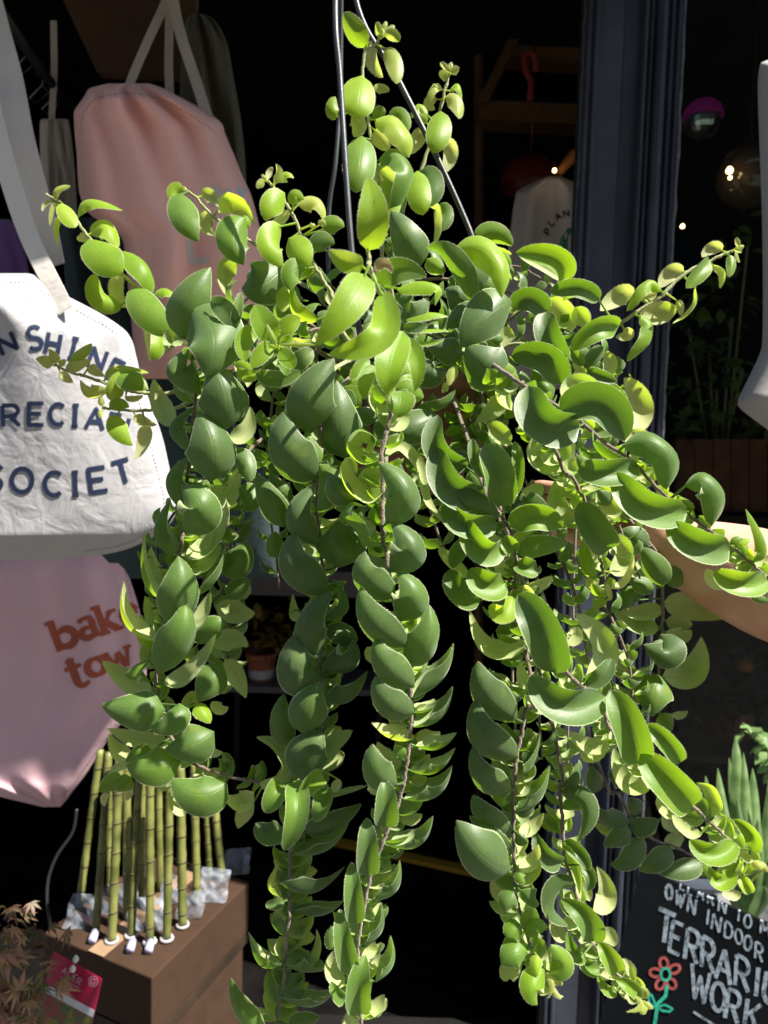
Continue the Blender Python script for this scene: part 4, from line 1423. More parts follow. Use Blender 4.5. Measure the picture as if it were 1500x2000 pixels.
# ---------------------------------------------------------------- tote bags
M_CANVAS = fabric('cream_canvas', (.40,.39,.40), 1100, .05, .5)
M_CANVAS2 = fabric('natural_canvas', (.40,.35,.29), 1000, .08, .4)
M_PINK = fabric('pink_canvas', (.86,.48,.40), 1000, .05, .25)
M_PINK2 = fabric('dusty_pink_canvas', (.64,.41,.46), 1000, .04, .22)
M_INK = mat('navy_ink', (.016,.026,.062), .8, .2, noise=.2, scale=300)
M_RUST = mat('rust_ink', (.34,.085,.05), .8, .2, noise=.1, scale=300)
M_GREYINK = mat('pale_ink', (.55,.53,.48), .8, .2)

M_STRAPC = fabric('strap_webbing', (.62,.58,.52), 700, .06, .3)
YW = 1.28
b = empty('tote_bag', at_y(60,560,YW), 'white canvas tote bag lettered in navy, in front of two pink bags', 'tote bag')
body = sheet('body', [(534,-190,58),(538,-205,72),(552,-232,92),(575,-244,125),(610,-252,192),(640,-256,238),(664,-258,257),(700,-260,267),(740,-262,277),(800,-265,298),(850,-267,316),(910,-270,330),(960,-271,340),(1000,-271,343),(1030,-270,326),(1055,-266,288),(1075,-258,240),(1088,-240,170),(1094,-200,100)], YW, .004, M_CANVAS, b, .05, .010, 34, seed=4)
surf = stroke_surface(obj_bvh(body), .0012)
S = []
for ch, x, y, h, w, rot in (('U',-36,693,38,30,34),('N',13,671,36,31,24),('S',68,660,44,28,6),('H',104,671,40,24,-10),('I',143,681,40,22,-14),('N',190,701,40,28,-20),('E',228,724,38,26,-26)):
    S += [(q, 8.5) for q in glyph(ch, x, y, h, w, rot)]
for ch, x, y, h, w, rot in (('P',-32,813,43,32,3),('R',22,812,41,34,3),('E',72,809,42,32,0),('C',112,809,40,32,-2),('I',147,812,40,20,-3),('A',186,818,40,34,-6),('T',222,828,38,24,-12),('I',246,840,38,14,-16)):
    S += [(q, 8.5) for q in glyph(ch, x, y, h, w, rot)]
for ch, x, y, h, w, rot in (('S',-12,933,48,36,-8),('O',43,938,46,40,-3),('C',104,945,45,37,0),('I',147,945,44,20,2),('E',193,937,46,36,8),('T',240,922,44,34,16)):
    S += [(q, 9) for q in glyph(ch, x, y, h, w, rot)]
mb = MB(); draw_strokes(mb, S, surf); mb.build('lettering', M_INK, b)
ribbon('strap', [(-30,150,.02),(-12,240,.02),(22,360,.015),(60,470,.005),(112,575,-.03),(128,606,-.05)], 36, YW, M_STRAPC, b, .003, .004)
ribbon('strap', [(-30,150,.05),(-60,300,.05),(-150,470,.02),(-190,560,-.02)], 34, YW, M_CANVAS, b)
mb = MB()
hm = [(x, y) for x, y in [(-185,556),(-100,552),(0,552),(60,556),(95,574)]]

def stitches(par, name, path, surf, m, w=1.6, dash=5.0, gap=3.0):
    P = smooth_path(path, 14); S_ = []; L = 0; cur = []
    for a, b_ in zip(P, P[1:]):
        n_ = max(1, int(np.linalg.norm(b_-a)))
        for i in range(n_):
            q = a+(b_-a)*i/n_; L += np.linalg.norm(b_-a)/n_
            if L % (dash+gap) < dash: cur.append((q[0],q[1]))
            else:
                if len(cur) > 1: S_.append((cur, w))
                cur = []
    mm = MB(); draw_strokes(mm, S_, surf); return mm.build(name, m, par)
M_THREAD = mat('dark_thread', (.20,.19,.18), .9, .1); M_THREADP = mat('pink_thread', (.30,.13,.12), .9, .1)  # sewing threads, each darker than its canvas
stitches(b, 'stitching', [(-180,556),(-60,553),(30,551),(62,556),(92,574),(150,606),(200,632),(236,656)], surf, M_THREAD)
stitches(b, 'stitching', [(252,684),(262,740),(284,830),(308,920),(322,990),(300,1032),(240,1064),(160,1078)], surf, M_THREAD)
hm2 = MB()
Yp = 1.47
b = empty('tote_bag', at_y(300,170,Yp), 'slouching pink tote bag with a pale printed L, hung highest behind the white bag', 'tote bag')
body = sheet('body', [(163,212,292),(172,176,318),(186,166,345),(200,156,372),(218,145,404),(240,145,432),(262,146,440),(300,150,456),(345,152,474),(380,156,490),(415,172,500),(440,208,506),(465,238,510),(520,246,516),(600,254,522),(690,262,526),(740,266,526)], Yp, .004, M_PINK, b, .07, .026, 30, seed=11)
surf = stroke_surface(obj_bvh(body), .0012)
S = [(q, 13) for q in glyph('L', 392, 488, 42, 40, 8)]
for ch, x, y, rot in (('L',372,392,2),('N',432,384,-8),('T',470,390,-14)): S += [(q, 10) for q in glyph(ch, x, y, 38, 26, rot)]
mb = MB(); draw_strokes(mb, S, surf); mb.build('lettering', M_GREYINK, b)
stitches(b, 'stitching', [(156,258),(166,215),(196,190),(262,182),(330,201),(400,244),(424,262)], surf, M_THREADP)
ribbon('strap', [(336,-60,.02),(326,-5,.02),(290,75,.01),(262,140,0),(250,172,-.01)], 17, Yp, M_CANVAS2, b)
ribbon('strap', [(338,-60,.0),(338,0,.0),(355,75,-.01),(380,150,-.02),(405,228,-.03)], 21, Yp, M_CANVAS2, b)
ribbon('strap', [(332,-60,.06),(330,60,.06),(329,130,.05),(331,190,.05)], 16, Yp, M_CANVAS2, b)

Yl = 1.60
b = empty('tote_bag', at_y(80,1080,Yl), 'pink tote bag printed in rust red lettering, lowest below the white bag', 'tote bag')
body = sheet('body', [(1040,-160,215),(1080,-160,238),(1120,-160,250),(1190,-160,272),(1260,-160,284),(1330,-160,284),(1380,-160,262),(1420,-158,232),(1455,-155,204),(1490,-150,182),(1520,-120,162),(1546,-40,142),(1562,25,130),(1576,84,118)], Yl, .004, M_PINK2, b, .035, .008, 28, seed=5)
surf = stroke_surface(obj_bvh(body), .0012)
def serif_word(cx, cy, rot, parts):
    c, s = math.cos(R(rot)), math.sin(R(rot)); out = []
    for pts, w in parts: out.append(([(cx + x*c - y*s, cy - (x*s + y*c)) for x, y in pts], w))
    return out
rr = 20
S = []
# b a k e r
S += serif_word(112,1272,rr,[([(6,-2),(6,60)],15),([(-6,57),(8,57)],7)]+[(arc(25,19,18,17,140,-150),[9,15,16,15,9])])
S += serif_word(160,1253,rr,[(arc(19,33,14,8,160,20),[11,7,12]),([(31,36),(31,4)],14),([(26,2),(42,2)],7),(arc(17,12,14,10,60,330),[6,13,13,8])])
S += serif_word(201,1240,rr,[([(6,-2),(6,58)],14),([(-6,55),(8,55)],7),([(-4,1),(16,1)],7),([(10,18),(30,40)],8),([(20,38),(40,38)],6),([(14,20),(32,2)],14),([(24,1),(44,1)],7)])
S += serif_word(245,1224,rr,[(arc(18,19,16,17,10,325),[8,13,15,13,7]),([(6,20),(33,20)],6)])
# t o w
S += serif_word(143,1346,rr,[([(12,58),(12,12)],16),(arc(24,12,12,12,180,330),[15,11,7]),([(-4,40),(30,40)],8),([(4,50),(12,58)],8)])
S += serif_word(176,1328,rr,[(arc(20,20,18,16,90,450,24),[7,15,15,8,15,15,7])])
S += serif_word(214,1316,rr,[([(4,38),(16,2)],14),([(16,2),(27,34)],8),([(27,34),(38,2)],14),([(38,2),(50,38)],8),([(-6,38),(12,38)],6),([(42,38),(58,38)],6)])
mb = MB(); draw_strokes(mb, S, surf); mb.build('lettering', M_RUST, b)
stitches(b, 'stitching', [(243,1110),(262,1190),(273,1270),(272,1330),(250,1380),(220,1425),(180,1480),(140,1535),(114,1560)], surf, M_THREADP)
ribbon('strap', [(100,1046,.02),(60,960,.02),(20,850,.02),(0,700,.02)], 26, Yl, M_CANVAS2, b)

M_PURPLE = fabric('purple_canvas', (.11,.055,.16), 1000, .05, .3)
b = empty('tote_bag', at_y(10,440,1.42), 'purple tote bag just showing above the white bag', 'tote bag')
sheet('body', [(428,-120,20),(440,-124,36),(470,-130,46),(530,-135,56),(600,-140,62),(680,-140,66)], 1.42, .004, M_PURPLE, b, .03, .006, 16, seed=3)
ribbon('strap', [(-40,-60,.02),(-14,50,.0),(12,150,-.02),(34,260,-.03),(58,350,-.03),(84,440,-.02),(100,520,.0)], 56, 1.40, M_STRAPC, b, .004, .006)
b = empty('tote_bag', at_y(110,240,1.60), 'dim beige tote bag hanging behind in deep shade beside the pink one', 'tote bag')
sheet('body', [(232,82,128),(240,78,135),(290,78,142),(360,80,148),(440,84,152)], 1.60, .004, M_CANVAS2, b, .02, .008, 12, seed=2)
ribbon('strap', [(104,40,.0),(105,140,.0),(100,236,-.01)], 12, 1.60, M_CANVAS2, b)
M_OLIVE = fabric('olive_cloth', (.085,.082,.055), 800, .1, .5)
b = empty('hanging_jacket', at_y(420,40,1.64), 'dim olive garment with a rounded shoulder behind the pink bag', 'jacket')
sheet('body', [(26,374,398),(36,366,415),(55,360,430),(90,356,445),(150,352,456),(230,350,470),(330,350,480),(480,350,484)], 1.64, .01, M_OLIVE, b, .03, .015, 16, seed=8)
mb = MB(); mb.tube([at_y(386,28,1.65), at_y(384,-10,1.65), at_y(392,-32,1.65), at_y(398,-20,1.65)], .0025, 6); mb.build('hanger_hook', M_WIRE, b, True)
M_TEAL = fabric('teal_cloth', (.035,.055,.055), 800, .1, .4)
b = empty('apron', at_y(200,430,1.56), 'dark slate apron hanging behind the pink tote bag', 'apron')
sheet('body', [(425,120,236),(450,118,246),(520,125,268),(700,140,330),(900,160,520),(1060,170,545),(1130,180,540)], 1.60, .004, M_TEAL, b, .02, .01, 20, seed=6)

# rack of hangers at the upper corner
M_IRON = mat('black_iron', (.012,.012,.013), .5, .5, metal=.4, noise=.3, scale=90, bump=.4, bscale=300)
rk = empty('garment_rail', at_y(60,110,1.50), 'black iron garment rail running back into the shade', 'rail')
mb = MB(); mb.tube([at_y(-60,-60,1.40), at_y(10,30,1.45), at_y(60,110,1.52), at_y(140,215,1.68)], .010, 8); mb.build('bar', M_IRON, rk, True)
M_CHR = mat('hanger_wire', (.16,.16,.17), .4, .6, metal=.8)
for i, (x, y, s) in enumerate(((48,90,1.0),(78,150,.9),(100,176,.8))):
    hg = empty('wire_hanger', at_y(x,y,1.54+i*.04), ('wire hanger nearest the front of the black rail','thin wire hanger in the middle of the black rail','wire hanger deepest along the black rail')[i], 'hanger', 'wire hangers on the rail')
    mb = MB(); Y_ = 1.53+i*.05
    mb.tube([at_y(x-6,y-6,Y_), at_y(x+2,y-14,Y_), at_y(x+8,y-4,Y_), at_y(x+4,y+18*s,Y_), at_y(x-22*s,y+46*s,Y_), at_y(x-8,y+58*s,Y_+.05), at_y(x+20*s,y+34*s,Y_+.1), at_y(x+4,y+18*s,Y_)], .0016, 6); mb.build('wire', M_CHR, hg, True)

# ---------------------------------------------------------------- grey cloth at the other edge
M_GREYC = fabric('grey_linen', (.32,.31,.30), 900, .05, .3)
b = empty('hanging_cloth', at_y(1500,120,1.22), 'pale grey linen bag hanging flat, cut off by the edge beside the shop window', 'cloth bag')
body = sheet('body', [(112,1520,1640),(120,1492,1660),(132,1483,1700),(180,1480,1720),(300,1484,1730),(420,1488,1740),(560,1490,1740),(660,1489,1740),(690,1484,1740),(730,1466,1735),(760,1451,1725),(783,1441,1700),(800,1448,1660),(840,1500,1640)], 1.22, .004, M_GREYC, b, .03, .012, 16, seed=13)
ribbon('strap', [(1530,-80,.0),(1535,20,.0),(1545,118,-.01)], 22, 1.22, M_GREYC, b)

# ---------------------------------------------------------------- T-shirt, lampshade, lights inside
M_TEE = fabric('tee_jersey', (.62,.58,.58), 1500, .05, .5)
b = empty('t_shirt', at_y(1082,345,2.25), 'white T-shirt with an arched black print over a green leaf, on a hanger', 't-shirt')
body = sheet('body', [(344,1070,1094),(349,1058,1106),(358,1040,1124),(372,1012,1150),(388,1006,1160),(410,1002,1164),(460,996,1168),(520,990,1172),(600,984,1176),(760,978,1180)], 2.25, .006, M_TEE, b, .03, .016, 22, seed=21)
surf = stroke_surface(obj_bvh(body), .0015)
S = []
for ch, x, y, rot in (('P',1070,452,62),('L',1077,434,44),('A',1090,423,28),('N',1106,417,12),('T',1124,416,-6)): S += [(q, 3.2) for q in glyph(ch, x, y, 13, 10, rot)]
mb = MB(); draw_strokes(mb, S, surf); mb.build('lettering', mat('black_ink', (.02,.02,.022), .8), b)
mb = MB(); draw_strokes(mb, [([(1118,446),(1112,470),(1114,505)], [16,40,30])], surf); mb.build('leaf_print', mat('green_ink', (.02,.20,.085), .8), b)
mb = MB(); mb.tube([at_y(1030,372,2.26), at_y(1082,342,2.26), at_y(1140,374,2.26)], .008, 6); mb.tube([at_y(1082,342,2.26), at_y(1082,318,2.26), at_y(1090,308,2.26)], .003, 6); mb.build('hanger', M_SHELF, b, True)
hg = empty('wooden_hanger', at_y(1112,320,2.2), 'orange-brown wooden hanger half hidden by the door post', 'hanger')
mb = MB(); mb.tube([at_y(1092,338,2.2), at_y(1104,322,2.2), at_y(1122,302,2.2), at_y(1140,296,2.2), at_y(1180,330,2.2)], [.010,.014,.018,.014,.010], 8); mb.build('bar', mat('orange_wood', (.45,.16,.03), .5), hg, True)
ls = empty('lampshade', at_y(1040,330,2.6), 'dark red domed lampshade above the T-shirt', 'lampshade')
c = at_y(1035,355,2.6); mb = MB(); mb.lathe(c, [(.10,-.02),(.10,.0),(.092,.035),(.065,.065),(.03,.082),(.006,.088)], 28); mb.tube([c+Vector((0,0,.085)), c+Vector((0,0,.5))], .003, 6); mb.build('shade', mat('red_enamel', (.12,.012,.01), .4), ls, True)
rp = empty('hanging_ribbon', at_y(1025,100,2.5), 'dull red loop of rope hanging off the timber rack', 'rope')
mb = MB(); mb.tube([Vector(p) for p in smooth_path([at_y(1045,140,2.55), at_y(1046,118,2.55), at_y(1036,104,2.55), at_y(1024,112,2.55), at_y(1026,138,2.55), at_y(1036,160,2.55), at_y(1034,196,2.55)], 6)], .010, 6); mb.build('rope', mat('red_rope', (.25,.03,.02), .8), rp, True)
M_BULB = mat('warm_bulb', (1,.75,.4), .3, emit=(1,.62,.25), emit_s=5)
for (x, y, Y, r, lab) in ((1083,333,2.15,.0055,'tiny warm bulb glowing above the neck of the T-shirt'),(1425,333,2.0,.009,'bright yellow bulb glowing on the glass globe'),(1426,347,2.02,.005,'small amber bulb just under the bright yellow one'),(1333,442,2.1,.006,'faint pink bulb behind the window beside the frame')):
    o = bpy.data.objects; e = empty('fairy_light', at_y(x,y,Y), lab, 'fairy light', 'fairy lights in the shop')
    mb = MB(); cc = at_y(x,y,Y); mb.lathe(cc, [(0.0005,-r),(r*.7,-r*.7),(r,0),(r*.7,r*.7),(r*.3,r),(.0005,r*1.05)], 12); mb.build('bulb', M_BULB, e, True)
    mb = MB(); mb.tube([cc+Vector((0,0,r)), cc+Vector((.004,0,r*3.2))], r*.35, 6); mb.build('socket', M_IRON, e, True)

# ---------------------------------------------------------------- behind the window
db = empty('mirror_ball', at_y(1372,240,2.25), 'faceted mirror ball behind the window, its pink-lit top painted as a magenta shell', 'mirror ball')
c = at_y(1372,238,2.25); r = .052
V = []; F = []
for i in range(13):
    th = math.pi*i/12
    for j in range(24): V.append(c+Vector((r*math.sin(th)*math.cos(j*math.pi/12), r*math.sin(th)*math.sin(j*math.pi/12), r*math.cos(th))))
for i in range(12):
    for j in range(24): F.append((i*24+j, (i+1)*24+j, (i+1)*24+(j+1)%24, i*24+(j+1)%24))
mesh_obj('ball', V, F, mat('mirror_facets', (.45,.55,.5), .12, .5, metal=.9), db, False)
mb = MB(); mb.lathe(c+Vector((0,0,.012)), [(.056,-.004),(.057,.006),(.050,.026),(.034,.042),(.012,.050),(.001,.051)], 28); mb.build('cap', mat('pink_light_shell', (.22,.012,.13), .3, emit=(.9,.05,.55), emit_s=.012), db, True)  # shell whose colour and faint glow stand in for pink light on the ball
gb = empty('glass_globe', at_y(1462,345,2.1), 'smoky glass globe hanging behind the window', 'globe')
c = at_y(1462,345,2.1); mb = MB(); rr_ = .085
mb.lathe(c, [(.001,-rr_)]+[(rr_*math.sin(a), -rr_*math.cos(a)) for a in [i*.2 for i in range(1,15)]]+[(.02,rr_*1.02),(.018,rr_*1.2),(.001,rr_*1.2)], 32); mb.build('globe', mat('smoky_glass', (.10,.07,.045), .08, .6, coat=.5), gb, True)
mb = MB(); mb.tube([c+Vector((0,0,rr_*1.2)), c+Vector((0,0,.8))], .003, 6); mb.build('cord', M_IRON, gb, True)
mb = MB()
bx = empty('timber_planter', at_y(1400,930,2.05), 'reddish slatted timber planter standing behind the glass', 'planter')
def boards(par, x0, x1, y0, y1, Y, n, m, gap=2):
    for i in range(n):
        a = x0+(x1-x0)*i/n; b_ = x0+(x1-x0)*(i+1)/n-gap
        q = [at_y(a,y1,Y), at_y(b_,y1,Y), at_y(b_,y1,Y)+Vector((0,.02,0)), at_y(a,y1,Y)+Vector((0,.02,0)), at_y(a,y0,Y), at_y(b_,y0,Y), at_y(b_,y0,Y)+Vector((0,.02,0)), at_y(a,y0,Y)+Vector((0,.02,0))]
        mm = MB(); mm.hexa(q); mm.build('board', m, par)
boards(bx, 1322, 1500, 858, 1000, 2.05, 5, mat('red_timber', (.14,.045,.02), .6, .3, noise=.35, scale=18))
lo, hi = at_y(1322,1002,2.05), at_y(1500,856,2.05)
mb = MB(); mb.box((lo.x,lo.y+.021,lo.z),(hi.x,lo.y+.25,hi.z-.01)); mb.build('soil_box', M_SOIL, bx)
ts = empty('display_table', (lo.x+.1, lo.y+.13, 0), 'dark table carrying the timber planter behind the window', 'table')
mb = MB(); mb.box((lo.x-.15,lo.y-.05,lo.z-.03),(hi.x+.3,lo.y+.35,lo.z-.002)); mb.build('tabletop', M_WOODD, ts)
for sx in (lo.x-.12, hi.x+.25):
    for sy in (lo.y-.03, lo.y+.31):
        mb = MB(); mb.box((sx,sy,.005),(sx+.03,sy+.03,lo.z-.031)); mb.build('leg', M_WOODD, ts)

def foliage(name, pts, n, size, m, parent, spread, seed=1, shape='oval', droop=.3):
    rg = random.Random(seed); mb = MB()
    for i in range(n):
        p = pts[rg.randrange(len(pts))] + Vector((rg.gauss(0,1),rg.gauss(0,1),rg.gauss(0,1)))*spread
        d = Vector((rg.gauss(0,1),rg.gauss(0,1),rg.gauss(0,.6)-droop)).normalized(); up = Vector((rg.gauss(0,.4),rg.gauss(0,.4),1)).normalized()
        a = d.cross(up).normalized(); L = size*rg.uniform(.6,1.3); w = L*.28
        nn = a.cross(d)
        if shape == 'oval':
            mb.add([p, p+d*L*.35+a*w+nn*w*.3, p+d*L*.7+a*w*.8+nn*w*.2, p+d*L-nn*L*.15, p+d*L*.7-a*w*.8+nn*w*.2, p+d*L*.35-a*w+nn*w*.3, p+d*L*.5], [(0,1,6),(1,2,6),(2,3,6),(3,4,6),(4,5,6),(5,0,6)])
        else:                                  # palmate: five pointed lobes
            for q, (ang, ll) in enumerate(((-75,.6),(-38,.85),(0,1),(38,.85),(75,.6))):
                dd = (d*math.cos(R(ang))+a*math.sin(R(ang))).normalized(); aa = dd.cross(nn).normalized()
                L2 = L*ll
                mb.add([p, p+dd*L2*.45+aa*L2*.13, p+dd*L2-nn*L2*.2, p+dd*L2*.45-aa*L2*.13, p+dd*L2*.4+nn*L2*.05], [(0,1,4),(1,2,4),(2,3,4),(3,0,4)])
    o = mb.build(name, m, parent, True)
    ca = o.data.color_attributes.new('tone', 'FLOAT_COLOR', 'CORNER')
    return o
def tone_mat(name, cols, scale=9, tl=.3):
    m, nt, p = new_mat(name); N, L = nt.nodes, nt.links
    ob = N.new('ShaderNodeTexCoord'); nz = N.new('ShaderNodeTexNoise'); nz.inputs['Scale'].default_value = scale; nz.inputs['Detail'].default_value = 3
    L.new(ob.outputs['Object'], nz.inputs['Vector'])
    r = N.new('ShaderNodeValToRGB'); e = r.color_ramp.elements
    while len(e) < len(cols): e.new(.5)
    for i, c in enumerate(cols): e[i].position = .3+.4*i/(len(cols)-1); e[i].color = (*c,1)
    L.new(nz.outputs['Fac'], r.inputs[0]); L.new(r.outputs[0], p.inputs['Base Color']); p.inputs['Roughness'].default_value = .5
    t = N.new('ShaderNodeBsdfTranslucent'); L.new(r.outputs[0], t.inputs[0]); ms = N.new('ShaderNodeMixShader'); ms.inputs[0].default_value = tl
    L.new(p.outputs[0], ms.inputs[1]); L.new(t.outputs[0], ms.inputs[2]); L.new(ms.outputs[0], N['Material Output'].inputs[0])
    return m
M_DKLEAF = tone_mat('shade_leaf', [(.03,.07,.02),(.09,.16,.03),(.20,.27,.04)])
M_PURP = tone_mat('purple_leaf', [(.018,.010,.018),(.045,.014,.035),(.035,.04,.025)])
def potted(name, lab, cat, c, r, h, m_pot, fol, grp=None):
    e = empty(name, c, lab, cat, grp)
    mb = MB(); mb.lathe(c, [(.001,0),(r*.72,0),(r*.78,.004),(r*.95,h*.86),(r,h*.86),(r,h),(r*.93,h),(r*.90,h*.88),(.001,h*.86)], 28); mb.build('pot', m_pot, e, True)
    fol(e); return e
M_TERRA = mat('terracotta', (.36,.13,.07), .8, .2, noise=.15, scale=30, bump=.3)
M_WPOT = mat('white_glaze', (.6,.6,.58), .3, .5)
M_GPOT = mat('grey_pot', (.10,.10,.11), .6, .3)
# leafy plant in the timber planter
e = empty('window_plant', at_y(1400,850,2.15), 'bushy yellow-green plant growing in the timber planter behind glass', 'plant')
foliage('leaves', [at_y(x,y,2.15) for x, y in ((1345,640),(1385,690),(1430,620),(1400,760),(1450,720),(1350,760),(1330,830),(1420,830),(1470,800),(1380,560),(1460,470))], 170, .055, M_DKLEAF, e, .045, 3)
mb = MB()
for x, y in ((1345,640),(1385,690),(1430,620),(1400,760),(1450,720),(1460,480)): mb.tube([at_y(1400+(x-1400)*.3,880,2.17), at_y(x,y,2.16)], .003, 6)
mb.build('stems', M_STEMG, e, True)

# ---------------------------------------------------------------- stand of pots behind the glass, below the arm
st = empty('plant_stand', at_y(1400,1440,2.12), 'dark slatted stand of potted plants behind the lower part of the window', 'stand')
tz = at_y(1400,1440,2.12).z
mb = MB()
for i in range(4): mb.box((xR+.05,1.98+i*.085,tz-.02),(2.0,2.055+i*.085,tz))
mb.build('shelf', M_WOODD, st)
for sx in (xR+.07,1.9):
    for sy in (1.99,2.27):
        mb = MB(); mb.box((sx,sy,0.006),(sx+.035,sy+.035,tz-.021)); mb.build('leg', M_WOODD, st)
def mini(x, y, Y, lab, fm, pm, n, size, spread, seed, r=.065, h=.09):
    c = at_y(x, y, Y); c.z = tz+.001
    return potted('potted_plant', lab, 'plant', c, r, h, pm, lambda e: foliage('leaves', [c+Vector((0,0,h+.02)), c+Vector((.05,0,h+.05)), c+Vector((-.05,-.01,h+.04)), c+Vector((.0,-.03,h+.01)), c+Vector((.02,-.03,h+.09))], n, size, fm, e, spread, seed), 'small pots on the slatted stand')
mini(1335,1420,2.10,'purple trailing plant in a grey pot nearest the door post',M_PURP,M_GPOT,120,.06,.045,31)
mini(1430,1420,2.12,'dark purple leafy plant in a terracotta pot on the stand',M_PURP,M_TERRA,130,.06,.046,32)
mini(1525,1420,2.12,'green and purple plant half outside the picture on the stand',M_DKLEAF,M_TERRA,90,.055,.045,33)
ph = empty('gourd', at_y(1455,1300,2.02), 'small orange gourd among the purple leaves', 'gourd')
c = at_y(1455,1300,2.02); mb = MB(); mb.lathe(c, [(.001,-.018)]+[(.022*math.sin(a), -.018*math.cos(a)) for a in (.4,.8,1.2,1.6,2.0,2.4,2.8)]+[(.003,.018),(.0025,.028),(.001,.028)], 18); mb.build('fruit', mat('orange_skin', (.40,.14,.03), .5), ph, True)

# ---------------------------------------------------------------- chalkboard sign
M_BOARD = mat('chalkboard', (.0045,.006,.0075), .7, .12, noise=.45, scale=7)
TL, TR, BL, BR = at(1252,1693,1.42), at(1725,1905,1.22), at(1232,2420,1.30), at(1690,2700,1.12)
nrm = (TR-TL).cross(BL-TL).normalized()
if nrm.dot(ORG-TL) < 0: nrm = -nrm
xa = (TR-TL).normalized(); ya = nrm.cross(xa).normalized()
if ya.z > 0: ya = -ya
wB = (TR-TL).length; hB = (TL.z-.02)/max(.05,-ya.z)
TRq, BLq, BRq = TL+xa*wB, TL+ya*hB, TL+xa*wB+ya*hB
lowest = min(BLq.z, BRq.z); 
if lowest < .005: 
    k_ = (TL.z-.01 - max(0,(TL.z-TRq.z)))/max(.05,-ya.z); BLq, BRq = TL+ya*k_, TRq+ya*k_
sg = empty('chalkboard_sign', (BLq+BRq)/2, 'black chalkboard sign hand-lettered about terrariums with a chalk flower', 'sign')
bk = -nrm*.014
brd = MB(); brd.hexa([BLq, BRq, BRq+bk, BLq+bk, TL, TRq, TRq+bk, TL+bk]); board = brd.build('board', M_BOARD, sg)
lm = MB()
for s_ in (.12,.88):
    tp = TL+xa*wB*s_+bk*1.1; lm.tube([tp, Vector((tp.x-nrm.x*.35, tp.y-nrm.y*.35+.2, .008))], .012, 8)
lm.build('prop_leg', M_WOODD, sg)
surf0 = stroke_surface(obj_bvh(board), .0007)
S = []
for ch, x, y, h, w, wd in (('L',1335,1725,26,11,4.2),('E',1350,1735,25,11,4.2),('A',1369,1744,25,14,4.2),('R',1389,1754,26,13,4.2),('N',1412,1768,28,15,4.2),('T',1444,1785,27,16,4.2),('O',1460,1799,24,15,4.2),('M',1494,1814,28,20,4.2),('A',1518,1828,28,18,4.2),
    ('O',1307,1743,28,14,5),('W',1328,1757,28,17,4.6),('N',1351,1770,30,15,4.6),('i',1383,1790,30,14,4.4),('N',1400,1803,30,17,4.4),('D',1423,1817,30,17,4.4),('O',1443,1829,28,15,4.4),('O',1461,1842,28,15,4.4),('R',1482,1859,32,17,4.4),
    ('T',1300,1812,60,36,8.5),('E',1322,1833,58,24,8),('R',1352,1848,60,27,8),('R',1383,1866,60,28,8),('A',1414,1886,62,32,8),('R',1450,1901,60,30,8),('i',1479,1918,56,20,8.5),('U',1506,1932,56,28,8),('M',1545,1954,56,34,8),
    ('W',1367,1923,64,40,8),('O',1402,1947,54,28,8),('R',1433,1965,58,28,8),('K',1472,1987,58,32,8)):
    for q in glyph(ch, x+random.uniform(-1,1), y+random.uniform(-1,1), h, w, -26+random.uniform(-4,4), dy=-5+random.uniform(-4,4)): S.append((q, wd*random.uniform(.9,1.12)))
T_ = [([(1354,1976),(1376,1990),(1398,2004)], 5)]
M_CHALK = mat('chalk_white', (.30,.36,.41), .95, .1, noise=.35, scale=120)
nt = M_CHALK.node_tree; tcx = nt.nodes.new('ShaderNodeTexCoord'); nz = nt.nodes.new('ShaderNodeTexNoise'); nz.inputs['Scale'].default_value = 130; nz.inputs['Detail'].default_value = 5
mpn = nt.nodes.new('ShaderNodeMapRange'); mpn.inputs[1].default_value=.36; mpn.inputs[2].default_value=.52; mpn.inputs[3].default_value=.35; mpn.inputs[4].default_value=1
trn = nt.nodes.new('ShaderNodeBsdfTransparent'); msn = nt.nodes.new('ShaderNodeMixShader')
nt.links.new(tcx.outputs['Object'], nz.inputs['Vector']); nt.links.new(nz.outputs['Fac'], mpn.inputs[0]); nt.links.new(mpn.outputs[0], msn.inputs[0]); nt.links.new(trn.outputs[0], msn.inputs[1]); nt.links.new(nt.nodes['Principled BSDF'].outputs[0], msn.inputs[2]); nt.links.new(msn.outputs[0], nt.nodes['Material Output'].inputs[0])
mb = MB(); draw_strokes(mb, S+T_, surf0); mb.build('lettering', M_CHALK, sg)
fx, fy = 1300, 1903
S = []
for a in (100, 172, 28, 240, 305):
    px_, py_ = fx+20*math.cos(R(a)), fy-22*math.sin(R(a)); S.append(([(px_+ (11*math.cos(t)*math.cos(R(a))-8*math.sin(t)*math.sin(R(a))), py_-(11*math.cos(t)*math.sin(R(a))+8*math.sin(t)*math.cos(R(a)))) for t in [i*.33 for i in range(20)]], 6))
mb = MB(); draw_strokes(mb, S, surf0, .0003); mb.build('chalk_flower', mat('chalk_red', (.42,.10,.09), .95, .1, noise=.3, scale=120), sg)
S = [([(fx+9*math.cos(t), fy+12*math.sin(t)) for t in [i*.33 for i in range(20)]], 5), ([(1303,1924),(1300,1945),(1285,1960),(1281,1985),(1274,2040),(1270,2080)], 7),
     ([(1282,1966),(1272,1942),(1266,1944),(1268,1958),(1280,1968)], 4.5), ([(1284,1968),(1298,1962),(1314,1970),(1308,1976),(1294,1974),(1284,1968)], 4.5)]
mb = MB(); draw_strokes(mb, S, surf0, .0010); mb.build('chalk_stalk', mat('chalk_green', (.04,.45,.30), .95, .1, noise=.3, scale=120), sg)

